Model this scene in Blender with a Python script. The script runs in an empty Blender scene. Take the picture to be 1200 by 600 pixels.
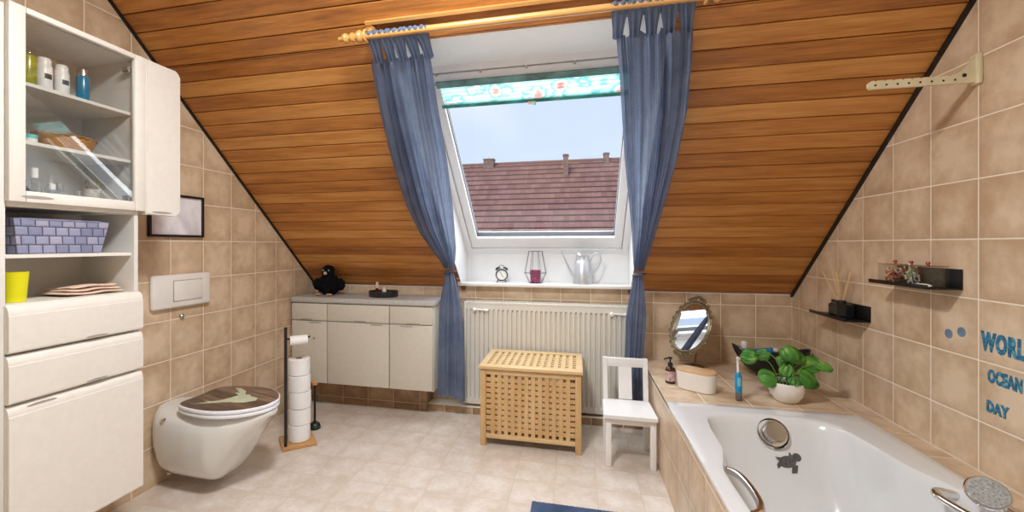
import bpy, bmesh, math, random
from mathutils import Vector, Matrix, noise
from mathutils.bvhtree import BVHTree
PI = math.pi
random.seed(7)
SC = bpy.context.scene
COL = SC.collection
# ------------------------------------------------------------------ colours
def lin(c):
    return tuple(((v/255)/12.92 if v/255 <= .04045 else ((v/255+.055)/1.055)**2.4) for v in c) + (1,)
# ------------------------------------------------------------------ node helpers
class NT:
    def __init__(s, name):
        m = s.m = bpy.data.materials.new(name); m.use_nodes = True
        s.t = m.node_tree; s.n = s.t.nodes; s.b = s.n['Principled BSDF']; s.out = s.n['Material Output']
    def new(s, k, **kw):
        x = s.n.new(k)
        for a, b in kw.items(): setattr(x, a, b)
        return x
    def link(s, a, b): s.t.links.new(a, b)
    def put(s, sock, v):
        if hasattr(v, 'links'): s.link(v, sock)
        else: sock.default_value = v
    def math(s, op, a, b=None, c=None):
        x = s.new('ShaderNodeMath', operation=op)
        s.put(x.inputs[0], a)
        if b is not None: s.put(x.inputs[1], b)
        if c is not None: s.put(x.inputs[2], c)
        return x.outputs[0]
    def mix(s, f, a, b):
        x = s.new('ShaderNodeMix', data_type='RGBA')
        s.put(x.inputs[0], f); s.put(x.inputs[6], a); s.put(x.inputs[7], b)
        return x.outputs[2]
    def ramp(s, f, stops):
        x = s.new('ShaderNodeValToRGB'); s.put(x.inputs[0], f)
        e = x.color_ramp.elements
        while len(e) < len(stops): e.new(.5)
        for i, (p, c) in enumerate(stops): e[i].position = p; e[i].color = c
        return x.outputs[0]
    def noise(s, vec, scale, detail=3, rough=.5):
        x = s.new('ShaderNodeTexNoise'); s.link(vec, x.inputs['Vector'])
        x.inputs['Scale'].default_value = scale; x.inputs['Detail'].default_value = detail; x.inputs['Roughness'].default_value = rough
        return x.outputs['Fac']
    def coord(s): return s.new('ShaderNodeTexCoord').outputs['Object']
    def scale(s, vec, v):
        x = s.new('ShaderNodeMapping'); s.link(vec, x.inputs['Vector']); x.inputs['Scale'].default_value = v
        return x.outputs[0]
    def bump(s, h, strength=.3, dist=.002):
        x = s.new('ShaderNodeBump'); s.link(h, x.inputs['Height'])
        x.inputs['Strength'].default_value = strength; x.inputs['Distance'].default_value = dist
        s.link(x.outputs[0], s.b.inputs['Normal'])
def plain(name, rgb, rough=.5, metal=0, var=.06, nscale=12, spec=.5, bump=0, bscale=60, coat=0, sheen=0):
    t = NT(name); c = t.coord()
    n = t.noise(c, nscale, 3)
    a = lin(rgb); d = tuple(v*(1-var*2) for v in a[:3]) + (1,); l = tuple(min(1, v*(1+var)) for v in a[:3]) + (1,)
    t.link(t.ramp(n, [(.3, d), (.7, l)]), t.b.inputs['Base Color'])
    t.b.inputs['Roughness'].default_value = rough; t.b.inputs['Metallic'].default_value = metal
    t.b.inputs['Specular IOR Level'].default_value = spec
    t.b.inputs['Coat Weight'].default_value = coat
    if sheen: t.b.inputs['Sheen Weight'].default_value = sheen
    if bump: t.bump(t.noise(c, bscale, 3), bump, .002)
    return t.m
def tile(name, ax, off, base, dark, grout, rough=.35, size=.2, gw=.0115, mott=6, bump=.4, tint=.12, cen_=.22):
    t = NT(name); c = t.coord()
    sp = t.new('ShaderNodeSeparateXYZ'); t.link(c, sp.inputs[0])
    f = []; fl = []
    for a, o in zip(ax, off):
        q = t.math('DIVIDE', t.math('SUBTRACT', sp.outputs['XYZ'.index(a)], o), size)
        fl.append(t.math('FLOOR', q)); fr = t.math('FRACT', q)
        f.append(t.math('MINIMUM', fr, t.math('SUBTRACT', 1.0, fr)))
    d = t.math('MINIMUM', f[0], f[1])
    g = t.math('LESS_THAN', d, gw)
    cb = t.new('ShaderNodeCombineXYZ'); t.put(cb.inputs[0], fl[0]); t.put(cb.inputs[1], fl[1])
    wn = t.new('ShaderNodeTexWhiteNoise'); t.link(cb.outputs[0], wn.inputs['Vector'])
    ad = t.new('ShaderNodeVectorMath', operation='MULTIPLY_ADD'); t.link(wn.outputs['Color'], ad.inputs[0]); ad.inputs[1].default_value = (9, 9, 9); t.link(c, ad.inputs[2])
    n1 = t.noise(ad.outputs[0], mott, 4, .55); n2 = t.noise(ad.outputs[0], mott*4, 3, .6)
    nn = t.math('ADD', t.math('MULTIPLY', n1, .75), t.math('MULTIPLY', n2, .25))
    cen = t.math('MINIMUM', t.math('MULTIPLY', d, 3.2), 1.0)
    k = t.math('ADD', t.math('MULTIPLY', nn, 1.0), t.math('MULTIPLY', cen, cen_))
    k = t.math('ADD', k, t.math('MULTIPLY', t.math('SUBTRACT', wn.outputs['Value'], .5), tint))
    mid = tuple((a+b)/2 for a, b in zip(base, dark))
    colr = t.ramp(k, [(.42, lin(dark)), (.60, lin(mid)), (.78, lin(base))])
    t.link(t.mix(g, colr, lin(grout)), t.b.inputs['Base Color'])
    t.link(t.math('ADD', t.math('MULTIPLY', g, .4), rough), t.b.inputs['Roughness'])
    h = t.math('MINIMUM', t.math('MULTIPLY', d, 28.0), 1.0)
    t.bump(t.math('ADD', h, t.math('MULTIPLY', n2, .25)), bump, .0015)
    return t.m
def wood(name, a, b, along='X', scale=7, rough=.45, bump=.1, ring=14, coat=0):
    t = NT(name); c = t.coord()
    v = {'X': (.12, 1, 1), 'Y': (1, .12, 1), 'Z': (1, 1, .12)}[along]
    m = t.scale(c, tuple(k*scale for k in v))
    n = t.noise(m, 2.5, 5, .6); n2 = t.noise(m, ring, 3, .6)
    k = t.math('ADD', t.math('MULTIPLY', n, .65), t.math('MULTIPLY', n2, .35))
    t.link(t.ramp(k, [(.32, lin(b)), (.66, lin(a))]), t.b.inputs['Base Color'])
    t.b.inputs['Roughness'].default_value = rough; t.b.inputs['Coat Weight'].default_value = coat
    t.bump(n2, bump, .001)
    return t.m
def fabric(name, rgb, dark, weave=420, translucent=.0, rough=.9, clear=0.0):
    t = NT(name); c = t.coord()
    n = t.noise(c, 9, 3); w = t.noise(c, weave, 2)
    k = t.math('ADD', t.math('MULTIPLY', n, .5), t.math('MULTIPLY', w, .5))
    col = t.ramp(k, [(.35, lin(dark)), (.65, lin(rgb))])
    t.link(col, t.b.inputs['Base Color']); t.b.inputs['Roughness'].default_value = rough
    t.b.inputs['Specular IOR Level'].default_value = .15
    t.bump(w, .3, .001)
    if translucent or clear:
        tr = t.new('ShaderNodeBsdfTranslucent'); t.link(col, tr.inputs[0])
        mx = t.new('ShaderNodeMixShader'); mx.inputs[0].default_value = translucent
        t.link(t.b.outputs[0], mx.inputs[1]); t.link(tr.outputs[0], mx.inputs[2])
        o = mx.outputs[0]
        if clear:
            tp = t.new('ShaderNodeBsdfTransparent'); m2 = t.new('ShaderNodeMixShader'); m2.inputs[0].default_value = clear
            t.link(o, m2.inputs[1]); t.link(tp.outputs[0], m2.inputs[2]); o = m2.outputs[0]
        t.link(o, t.out.inputs[0])
    return t.m
def thin_glass(name, tint=(1, 1, 1, 1), refl=1.0, rough=.0):
    t = NT(name); t.n.remove(t.b)
    tp = t.new('ShaderNodeBsdfTransparent'); tp.inputs[0].default_value = tint
    gl = t.new('ShaderNodeBsdfGlossy'); gl.inputs['Roughness'].default_value = rough
    lw = t.new('ShaderNodeLayerWeight'); lw.inputs['Blend'].default_value = .5
    fr = t.math('ADD', .04, t.math('MULTIPLY', .9, t.math('POWER', lw.outputs['Facing'], 5.0)))
    mx = t.new('ShaderNodeMixShader'); t.link(t.math('MINIMUM', 1.0, t.math('MULTIPLY', fr, refl)), mx.inputs[0])
    t.link(tp.outputs[0], mx.inputs[1]); t.link(gl.outputs[0], mx.inputs[2]); t.link(mx.outputs[0], t.out.inputs[0])
    return t.m
# ------------------------------------------------------------------ mesh builder
class MB:
    def __init__(s): s.b = bmesh.new()
    def box(s, a, b, bev=0, seg=2, M=None):
        x0, y0, z0 = [min(p, q) for p, q in zip(a, b)]; x1, y1, z1 = [max(p, q) for p, q in zip(a, b)]
        t = bmesh.new(); bmesh.ops.create_cube(t, size=1)
        for v in t.verts: v.co = Vector(((x0+x1)/2+v.co.x*(x1-x0), (y0+y1)/2+v.co.y*(y1-y0), (z0+z1)/2+v.co.z*(z1-z0)))
        if bev:
            bev = min(bev, .49*min(x1-x0, y1-y0, z1-z0))
            bmesh.ops.bevel(t, geom=t.edges[:], offset=bev, segments=seg, affect='EDGES', profile=.5)
        return s.add(t, M)
    def add(s, t, M=None):
        if M is not None: bmesh.ops.transform(t, matrix=M, verts=t.verts)
        me = bpy.data.meshes.new('tmp'); t.to_mesh(me); t.free(); s.b.from_mesh(me); bpy.data.meshes.remove(me); return s
    def faces(s, vs, fs):
        V = [s.b.verts.new(v) for v in vs]
        for f in fs:
            try: s.b.faces.new([V[i] for i in f])
            except ValueError: pass
        return V
    def tube(s, pts, r, n=10, caps=True, closed=False):
        pts = [Vector(p) for p in pts]; N = len(pts)
        rs = r if isinstance(r, (list, tuple)) else [r]*N
        rings = []; up = None
        for i, p in enumerate(pts):
            if closed: d = pts[(i+1) % N]-pts[i-1]
            else: d = pts[min(i+1, N-1)]-pts[max(i-1, 0)]
            d.normalize()
            if up is None: up = d.orthogonal().normalized()
            else:
                up = (up-d*up.dot(d))
                up = up.normalized() if up.length > 1e-6 else d.orthogonal().normalized()
            w = d.cross(up)
            rings.append([s.b.verts.new(p+(up*math.cos(2*PI*k/n)+w*math.sin(2*PI*k/n))*rs[i]) for k in range(n)])
        M = N if closed else N-1
        for i in range(M):
            a, b = rings[i], rings[(i+1) % N]
            for k in range(n): s.b.faces.new((a[k], a[(k+1) % n], b[(k+1) % n], b[k]))
        if caps and not closed:
            s.b.faces.new(rings[0][::-1]); s.b.faces.new(rings[-1])
        return s
    def lathe(s, prof, c=(0, 0, 0), n=28, sx=1, sy=1, axis='Z', caps=True):
        c = Vector(c); rings = []
        for r, z in prof:
            ring = []
            for k in range(n):
                a = 2*PI*k/n; x, y = math.cos(a)*r*sx, math.sin(a)*r*sy
                v = {'Z': (x, y, z), 'X': (z, x, y), 'Y': (x, z, y)}[axis]
                ring.append(s.b.verts.new(c+Vector(v)))
            rings.append(ring)
        for i in range(len(rings)-1):
            a, b = rings[i], rings[i+1]
            for k in range(n): s.b.faces.new((a[k], a[(k+1) % n], b[(k+1) % n], b[k]))
        if caps:
            s.b.faces.new(rings[0][::-1]); s.b.faces.new(rings[-1])
        return s
    def prism(s, poly, axis, a, b):
        """extrude a 2-D polygon: axis 'X' -> poly in (Y,Z); 'Y' -> (X,Z); 'Z' -> (X,Y)"""
        def P(u, v, w): return {'X': (w, u, v), 'Y': (u, w, v), 'Z': (u, v, w)}[axis]
        n = len(poly)
        A = [s.b.verts.new(P(u, v, a)) for u, v in poly]; B = [s.b.verts.new(P(u, v, b)) for u, v in poly]
        s.b.faces.new(A); s.b.faces.new(B[::-1])
        for i in range(n): s.b.faces.new((A[i], B[i], B[(i+1) % n], A[(i+1) % n]))
        return s
    def grid(s, f, nu, nv, closeu=False):
        V = [[s.b.verts.new(f(i/(nu if closeu else nu-1), j/(nv-1))) for j in range(nv)] for i in range(nu)]
        for i in range(nu if closeu else nu-1):
            for j in range(nv-1):
                s.b.faces.new((V[i][j], V[(i+1) % nu][j], V[(i+1) % nu][j+1], V[i][j+1]))
        return V
    def build(s, name, mat, parent=None, smooth=35, solid=0, weld=False, loc=None, subsurf=0):
        if weld: bmesh.ops.remove_doubles(s.b, verts=s.b.verts, dist=1e-5)
        bmesh.ops.recalc_face_normals(s.b, faces=s.b.faces)
        me = bpy.data.meshes.new(name); s.b.to_mesh(me); s.b.free()
        if smooth:
            for p in me.polygons: p.use_smooth = True
            me.set_sharp_from_angle(angle=math.radians(smooth))
        for m in (mat if isinstance(mat, (list, tuple)) else [mat]): me.materials.append(m)
        o = bpy.data.objects.new(name, me); COL.objects.link(o)
        if parent is not None: o.parent = parent
        if loc is not None: o.location = loc
        if solid:
            q = o.modifiers.new('thickness', 'SOLIDIFY'); q.thickness = solid; q.offset = 0
        if subsurf:
            q = o.modifiers.new('smooth', 'SUBSURF'); q.levels = q.render_levels = subsurf
        return o
def thing(name, label, cat, loc=(0, 0, 0), rz=0, group=None, rot=None):
    o = bpy.data.objects.new(name, None); COL.objects.link(o); o.location = loc
    o.rotation_euler = rot if rot else (0, 0, rz); o.empty_display_size = .05
    o['label'] = label; o['category'] = cat
    if group: o['group'] = group
    return o
def tag(o, label, cat, group=None):
    o['label'] = label; o['category'] = cat
    if group: o['group'] = group
    return o
def struct(o): o['kind'] = 'structure'; return o
def lab(o, label): o['label'] = label; return o
def dup(root, loc, label, rz=None):
    r = root.copy(); COL.objects.link(r); r.location = loc; r['label'] = label
    if rz is not None: r.rotation_euler = (0, 0, rz)
    for ch in list(root.children):
        c = ch.copy(); COL.objects.link(c); c.parent = r
    return r
def rot(axis, a, c=(0, 0, 0)):
    c = Vector(c); return Matrix.Translation(c) @ Matrix.Rotation(a, 4, axis) @ Matrix.Translation(-c)
def lerp(a, b, t): return a+(b-a)*t
def interp(tab, x):
    if x <= tab[0][0]: return tab[0][1]
    for (a, u), (b, v) in zip(tab, tab[1:]):
        if x <= b: return lerp(u, v, (x-a)/(b-a))
    return tab[-1][1]
def spline(P, per, closed=True):
    out = []; n = len(P); P = [Vector(p) for p in P]
    for i in range(n if closed else n-1):
        p0, p1, p2, p3 = (P[(i-1) % n], P[i], P[(i+1) % n], P[(i+2) % n]) if closed else (P[max(i-1, 0)], P[i], P[i+1], P[min(i+2, n-1)])
        for k in range(per):
            t = k/per
            out.append(.5*((2*p1)+(p2-p0)*t+(2*p0-5*p1+4*p2-p3)*t*t+(3*p1-p0-3*p2+p3)*t**3))
    if not closed: out.append(P[-1])
    return out

# ------------------------------------------------------------------ room numbers (metres)
XL, XR, YB, YF = -2.003, 1.2926, 3.072, -1.3
ZK, SL = .865, .892            # knee wall height, rise of the slope per metre
SQ = math.sqrt(1+SL*SL)
ZC = 2.5
YC = YB-(ZC-ZK)/SL
def slope_z(y): return ZK+(YB-y)*SL
UPS = Vector((0, -1, SL))/SQ; NIN = Vector((0, -SL, -1))/SQ      # up the slope; into the room
def SP(x, s, off=0):           # a point on the slope, off metres out of the room
    return Vector((x, YB, ZK))+UPS*s-NIN*off
WX0, WX1 = -.81, .35; WS0, WS1 = .068, (YB-1.752)*SQ
# ------------------------------------------------------------------ materials
WB, WD, WG = (225, 202, 173), (194, 164, 131), (243, 231, 212)
m_tR = tile('wall tile right', 'YZ', (.1871, -.004), WB, WD, WG)
m_tL = tile('wall tile left', 'YZ', (.009, -.004), WB, WD, WG)
m_tB = tile('wall tile back', 'XZ', (XR, -.004), WB, WD, WG)
m_tTop = tile('tile deck', 'XY', (XR-.1, YB), WB, WD, WG)
m_tAp = tile('tile apron', 'YZ', (0, -.004), WB, WD, WG)
m_fl = tile('floor tile', 'XY', (.095, -.01), (229, 220, 211), (208, 191, 174), (206, 192, 176), rough=.3, mott=11, bump=.25, gw=.010, tint=.10, cen_=.10)
# plank ceiling: a tone for every board, grain along x
def plank_mat():
    t = NT('stained pine boards'); c = t.coord()
    sp = t.new('ShaderNodeSeparateXYZ'); t.link(c, sp.inputs[0])
    s = t.math('DIVIDE', t.math('SUBTRACT', t.math('MULTIPLY', t.math('SUBTRACT', YB, sp.outputs[1]), SQ), .027), .0832)
    idx = t.math('FLOOR', s)
    wn = t.new('ShaderNodeTexWhiteNoise', noise_dimensions='1D'); t.link(idx, wn.inputs['W'])
    ad = t.new('ShaderNodeVectorMath', operation='MULTIPLY_ADD'); t.link(wn.outputs['Color'], ad.inputs[0]); ad.inputs[1].default_value = (7, 7, 7); t.link(c, ad.inputs[2])
    g = t.noise(t.scale(ad.outputs[0], (.9, 9, 9)), 3.2, 5, .62); g2 = t.noise(t.scale(ad.outputs[0], (2, 60, 60)), 3, 3, .6)
    big = t.noise(t.scale(ad.outputs[0], (.5, 2, 2)), 1.4, 2)
    k = t.math('ADD', t.math('MULTIPLY', g, .42), t.math('MULTIPLY', g2, .28))
    k = t.math('ADD', k, t.math('MULTIPLY', big, .3))
    k = t.math('ADD', k, t.math('MULTIPLY', t.math('SUBTRACT', wn.outputs['Value'], .5), .15))
    col = t.ramp(k, [(.34, lin((142, 84, 36))), (.5, lin((190, 124, 56))), (.66, lin((218, 158, 88)))])
    t.link(col, t.b.inputs['Base Color']); t.b.inputs['Roughness'].default_value = .42
    t.b.inputs['Coat Weight'].default_value = .12; t.b.inputs['Coat Roughness'].default_value = .3
    t.bump(g2, .15, .001)
    return t.m
m_plank = plank_mat()
m_white = plain('white gloss lacquer', (238, 234, 228), .32, var=.02)
m_wallw = plain('white plaster lining', (240, 239, 238), .6, var=.015)
m_upvc = plain('white window lacquer', (240, 240, 240), .3, var=.01)
m_cab = plain('off white foil front', (233, 227, 217), .38, var=.015, nscale=40)
m_cab2 = plain('cream grey foil front', (212, 206, 192), .42, var=.02, nscale=40)
m_cabin = plain('cabinet inside', (226, 223, 216), .5, var=.02)
m_grip = plain('recessed grip', (176, 168, 156), .4, metal=.2)
m_black = plain('black painted metal', (22, 21, 21), .35, var=.1)
m_blacktrim = plain('black edge strip', (26, 20, 18), .5, var=.1)
m_chrome = plain('chrome', (225, 225, 226), .07, metal=1, var=.02)
m_steel = plain('brushed steel', (190, 188, 184), .25, metal=1, var=.04)
m_cer = plain('white ceramic', (224, 224, 220), .09, var=.008, coat=.5)
m_tub = plain('white acrylic', (222, 222, 221), .13, var=.006, coat=.4)
m_pine = wood('light pine', (228, 198, 150), (208, 170, 118), 'X')
m_pineZ = wood('light pine upright', (222, 186, 134), (198, 156, 102), 'Z')
m_rod = wood('varnished beech rod', (226, 176, 108), (198, 140, 72), 'X', rough=.3, coat=.3)
m_oak = wood('oak base', (208, 160, 104), (178, 126, 72), 'X')
m_bamb = wood('bamboo lid', (222, 184, 138), (200, 156, 108), 'X')
m_glass = thin_glass('cabinet glass', (.97, .975, .97, 1), 2.2)
m_pane = thin_glass('window glass', (.98, .985, .985, 1), .7)
m_clear = thin_glass('clear plastic', (.95, .965, .965, 1), 1.3, .0)
m_cur = fabric('blue sheer curtain', (134, 149, 177), (104, 120, 150), 300, .42, clear=.07)
m_rug = fabric('navy pile', (88, 104, 132), (54, 70, 98), 260)
m_paper = plain('tissue paper', (244, 242, 240), .95, var=.02, bump=.3, bscale=200)

# ------------------------------------------------------------------ shell
struct(MB().box((XL-.12, YF-.1, -.12), (XR+.12, YB+.3, 0)).build('floor', m_fl, smooth=0))
side = [(YF, 0), (YB, 0), (YB, ZK), (YC, ZC), (YF, ZC)]
struct(MB().prism(side, 'X', XL-.1, XL).build('wall_left', m_tL, smooth=0))
struct(MB().prism(side, 'X', XR, XR+.1).build('wall_right', m_tR, smooth=0))
b = MB()
b.box((XL-.1, YB, 0), (XR+.1, YB+.12, ZK)); b.box((WX0-.02, YB, ZK), (WX1+.02, YB+.12, .884))
struct(b.build('wall_back', m_tB, smooth=0))
struct(MB().box((XL-.1, YF-.1, 0), (XR+.1, YF, ZC)).build('wall_front', plain('white rear wall', (235, 230, 222), .8, var=.01), smooth=0))
struct(MB().box((XL-.1, YF-.1, ZC), (XR+.1, YC+.02, ZC+.08)).build('ceiling', plain('white ceiling paint', (240, 238, 234), .85, var=.01), smooth=0))
# boarded slope
b = MB(); rnd = random.Random(3)
def board(b, x0, x1, s0, s1):
    if s1-s0 < .004: return
    g, c, th = .0018, .0035, .012
    prof = [(s0+g, th), (s0+g, c), (s0+g+c, 0), (s1-g-c, 0), (s1-g, c), (s1-g, th)]
    A = [b.b.verts.new(SP(x0, s, o)) for s, o in prof]; B = [b.b.verts.new(SP(x1, s, o)) for s, o in prof]
    b.b.faces.new(A); b.b.faces.new(B[::-1])
    for i in range(6): b.b.faces.new((A[i], B[i], B[(i+1) % 6], A[(i+1) % 6]))
STOP = (YB-YC)*SQ+.06
k = -1
while True:
    s0, s1 = .027+.0832*k, .027+.0832*(k+1); k += 1
    s0 = max(s0, .003)
    if s0 > STOP: break
    cuts = [s0]+[w for w in (WS0, WS1) if s0 < w < s1]+[s1]
    for a, c in zip(cuts, cuts[1:]):
        mid = (a+c)/2
        if mid < WS1: board(b, XL, WX0, a, c); board(b, WX1, XR, a, c)
        else: board(b, XL, XR, a, c)
struct(b.build('ceiling_slope', m_plank, smooth=0))
b = MB()        # dark backing behind the boards, four pieces round the opening
def slab(b, x0, x1, s0, s1, o0, o1):
    b.faces([SP(x, s, o) for x in (x0, x1) for s in (s0, s1) for o in (o0, o1)],
            [(0, 1, 3, 2), (4, 6, 7, 5), (0, 4, 5, 1), (2, 3, 7, 6), (0, 2, 6, 4), (1, 5, 7, 3)])
slab(b, XL-.1, WX0-.021, 0, STOP, .0125, .06); slab(b, WX1+.021, XR+.1, 0, STOP, .0125, .06)
slab(b, WX0-.02, WX1+.02, WS1+.016, STOP, .0125, .06)
struct(b.build('ceiling_backing', m_blacktrim, smooth=0))
# black strips between boards and side walls, wooden batten over the window
b = MB(); slab(b, XR-.012, XR, 0, STOP, -.014, .0); struct(b.build('trim_1', m_blacktrim, smooth=0))
b = MB(); slab(b, XL, XL+.010, 0, STOP, -.012, .0); struct(b.build('trim_2', m_blacktrim, smooth=0))
b = MB(); slab(b, -.86, .43, (YB-1.686)*SQ, (YB-1.676)*SQ, -.012, 0)
struct(b.build('trim_3', m_rod, smooth=0))
# low tiled kerb along the foot of the back wall
b = MB(); b.box((-1.03, 2.955, 0), (.41, YB, .05), .002)
struct(b.build('trim_4', tile('kerb tile', 'XZ', (XR, -.15), (190, 160, 128), (150, 118, 86), WG), smooth=0))

# ------------------------------------------------------------------ roof window and its lining
OFF = .30
YW0 = YB+OFF*SL/SQ; ZW0 = ZK+OFF/SQ          # the window plane starts here
def WP(x, s, o=0): return Vector((x, YW0, ZW0))+UPS*s-NIN*o
ZT = slope_z(1.752)                            # underside of the lintel lining
ZTB = 2.092                                    # the lintel lining rises a little towards the window
sT = (ZTB-ZW0)/(SL/SQ)
YS = 3.235                                     # apron wall under the window
sB = (YW0-YS)*SQ
lining = [(3.0213, .9103), (3.0213, .884), (YS, .884), (YS, WP(0, sB)[2]), (WP(0, sT)[1], ZTB), (1.752, ZT)]
for nm, xa, xb in (('trim_5', WX0-.02, WX0), ('trim_6', WX1, WX1+.02)):
    struct(MB().prism(lining, 'X', xa, xb).build(nm, m_wallw, smooth=0))
struct(MB().box((WX0, YS, .80), (WX1, YS+.02, WP(0, sB)[2]+.02)).build('trim_7', m_wallw, smooth=0))
struct(MB().prism([(1.752, ZT), (WP(0, sT)[1]+.08, ZTB+.009), (WP(0, sT)[1]+.08, ZTB+.03), (1.752, ZT+.02)], 'X', WX0, WX1).build('trim_8', m_wallw, smooth=0))
struct(MB().box((WX0-.005, 3.012, .884), (WX1+.005, YS, .905), .004).build('window_sill', m_white))
win = bpy.data.objects.new('window_1', None); COL.objects.link(win); win['kind'] = 'structure'
def wslab(b, x0, x1, s0, s1, o0, o1):
    b.faces([WP(x, s, o) for x in (x0, x1) for s in (s0, s1) for o in (o0, o1)],
            [(0, 1, 3, 2), (4, 6, 7, 5), (0, 4, 5, 1), (2, 3, 7, 6), (0, 2, 6, 4), (1, 5, 7, 3)])
def wframe(b, x0, x1, s0, s1, w, wb, wt, o0, o1):
    wslab(b, x0, x0+w, s0, s1, o0, o1); wslab(b, x1-w, x1, s0, s1, o0, o1)
    wslab(b, x0+w, x1-w, s0, s0+wb, o0, o1); wslab(b, x0+w, x1-w, s1-wt, s1, o0, o1)
b = MB(); wframe(b, WX0, WX1, sB-.01, sT+.05, .042, .05, .08, -.01, .10)
b.build('window_frame', m_upvc, win, smooth=0)
b = MB(); wframe(b, WX0+.046, WX1-.046, sB+.045, sT-.045, .052, .105, .07, .004, .07)
b.build('window_sash', m_upvc, win, smooth=0)
b = MB(); wframe(b, WX0+.096, WX1-.096, sB+.149, sT-.113, .006, .006, .006, .025, .06)
b.build('glazing_gasket', plain('black rubber', (70, 70, 72), .6), win, smooth=0)
b = MB(); wslab(b, WX0+.095, WX1-.095, sB+.145, sT-.11, .045, .05)
b.build('window_pane', m_pane, win, smooth=0)
b = MB()
for i in range(5): wslab(b, -.72+.235*i, -.708+.235*i, sT-.052, sT-.032, -.004, .006)
b.build('blind_clip', m_grip, win, smooth=0)

# ------------------------------------------------------------------ pleated floral blind
def floral():
    t = NT('floral blind fabric'); c = t.coord()
    v = t.new('ShaderNodeTexVoronoi'); v.inputs['Scale'].default_value = 13; t.link(c, v.inputs['Vector'])
    n = t.noise(c, 9, 4, .6)
    f = t.math('ADD', t.math('MULTIPLY', v.outputs['Distance'], .55), t.math('MULTIPLY', n, .75))
    col = t.ramp(f, [(.36, lin((236, 130, 120))), (.48, lin((250, 200, 186))), (.54, lin((232, 240, 234))), (.60, lin((110, 200, 192))), (.72, lin((200, 236, 230)))])
    tr = t.new('ShaderNodeBsdfTranslucent'); t.link(col, tr.inputs[0]); t.link(col, t.b.inputs['Base Color'])
    t.b.inputs['Roughness'].default_value = .9
    mx = t.new('ShaderNodeMixShader'); mx.inputs[0].default_value = .7
    t.link(t.b.outputs[0], mx.inputs[1]); t.link(tr.outputs[0], mx.inputs[2]); t.link(mx.outputs[0], t.out.inputs[0])
    return t.m
m_flor = floral()
bl = thing('pleated_blind', 'narrow pleated blind with teal and pink flowers across the top of the roof window', 'blind', WP(-.23, sT-.06, -.012))
o0 = bl.location.copy()
def bslab(b, x0, x1, s0, s1, a, c):
    b.faces([WP(x, s, o)-o0 for x in (x0, x1) for s in (s0, s1) for o in (a, c)],
            [(0, 1, 3, 2), (4, 6, 7, 5), (0, 4, 5, 1), (2, 3, 7, 6), (0, 2, 6, 4), (1, 5, 7, 3)])
bx0, bx1, bs1 = WX0+.085, WX1-.085, sT-.118
b = MB(); n = 9
pts = [(bs1-.105*i/n, .004 if i % 2 else .020) for i in range(n+1)]
A = [b.b.verts.new(WP(bx0, s, o)-o0) for s, o in pts]; B = [b.b.verts.new(WP(bx1, s, o)-o0) for s, o in pts]
for i in range(n): b.b.faces.new((A[i], A[i+1], B[i+1], B[i]))
b.build('blind_fabric', m_flor, bl, smooth=0)
b = MB(); bslab(b, bx0, bx1, bs1-.122, bs1-.105, -.002, .022)
lab(b.build('bottom_rail', plain('teal rail', (70, 168, 158), .5, var=.3, nscale=14), bl, smooth=0), 'teal bottom rail')
b = MB(); bslab(b, bx0, bx1, bs1, bs1+.034, -.006, .022)
b.build('head_rail', plain('patterned rail', (120, 160, 158), .6, var=.28, nscale=10), bl, smooth=0)
b = MB(); bslab(b, -.25, -.21, bs1-.132, bs1-.116, -.012, -.002); b.build('pull_grip', m_flor, bl, smooth=0)

def text_mesh(txt, size, bold=.0, ext=.001, spacing=1.0, shear=0):
    c = bpy.data.curves.new('t', 'FONT'); c.body = txt; c.size = size; c.offset = bold; c.extrude = ext; c.space_character = spacing; c.shear = shear
    c.resolution_u = 3
    o = bpy.data.objects.new('t', c); COL.objects.link(o)
    me = bpy.data.meshes.new_from_object(o.evaluated_get(bpy.context.evaluated_depsgraph_get()))
    bpy.data.objects.remove(o); bpy.data.curves.remove(c)
    return me
def text_obj(name, me, mat, M, parent=None):
    me.transform(M); me.materials.clear(); me.materials.append(mat); me.name = name
    o = bpy.data.objects.new(name, me); COL.objects.link(o); o.parent = parent
    return o
# maker's name on the top left of the frame
M = Matrix.Identity(4)
for i, ax in enumerate((Vector((1, 0, 0)), UPS, Vector((1, 0, 0)).cross(UPS))):
    for j in range(3): M[j][i] = ax[j]
tm = text_mesh('Cosiflor', .019, .0006, .0004)
text_obj('maker_lettering', tm, m_black, Matrix.Translation(WP(WX0+.075, sT-.104, 0.001)) @ M, win)

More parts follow.
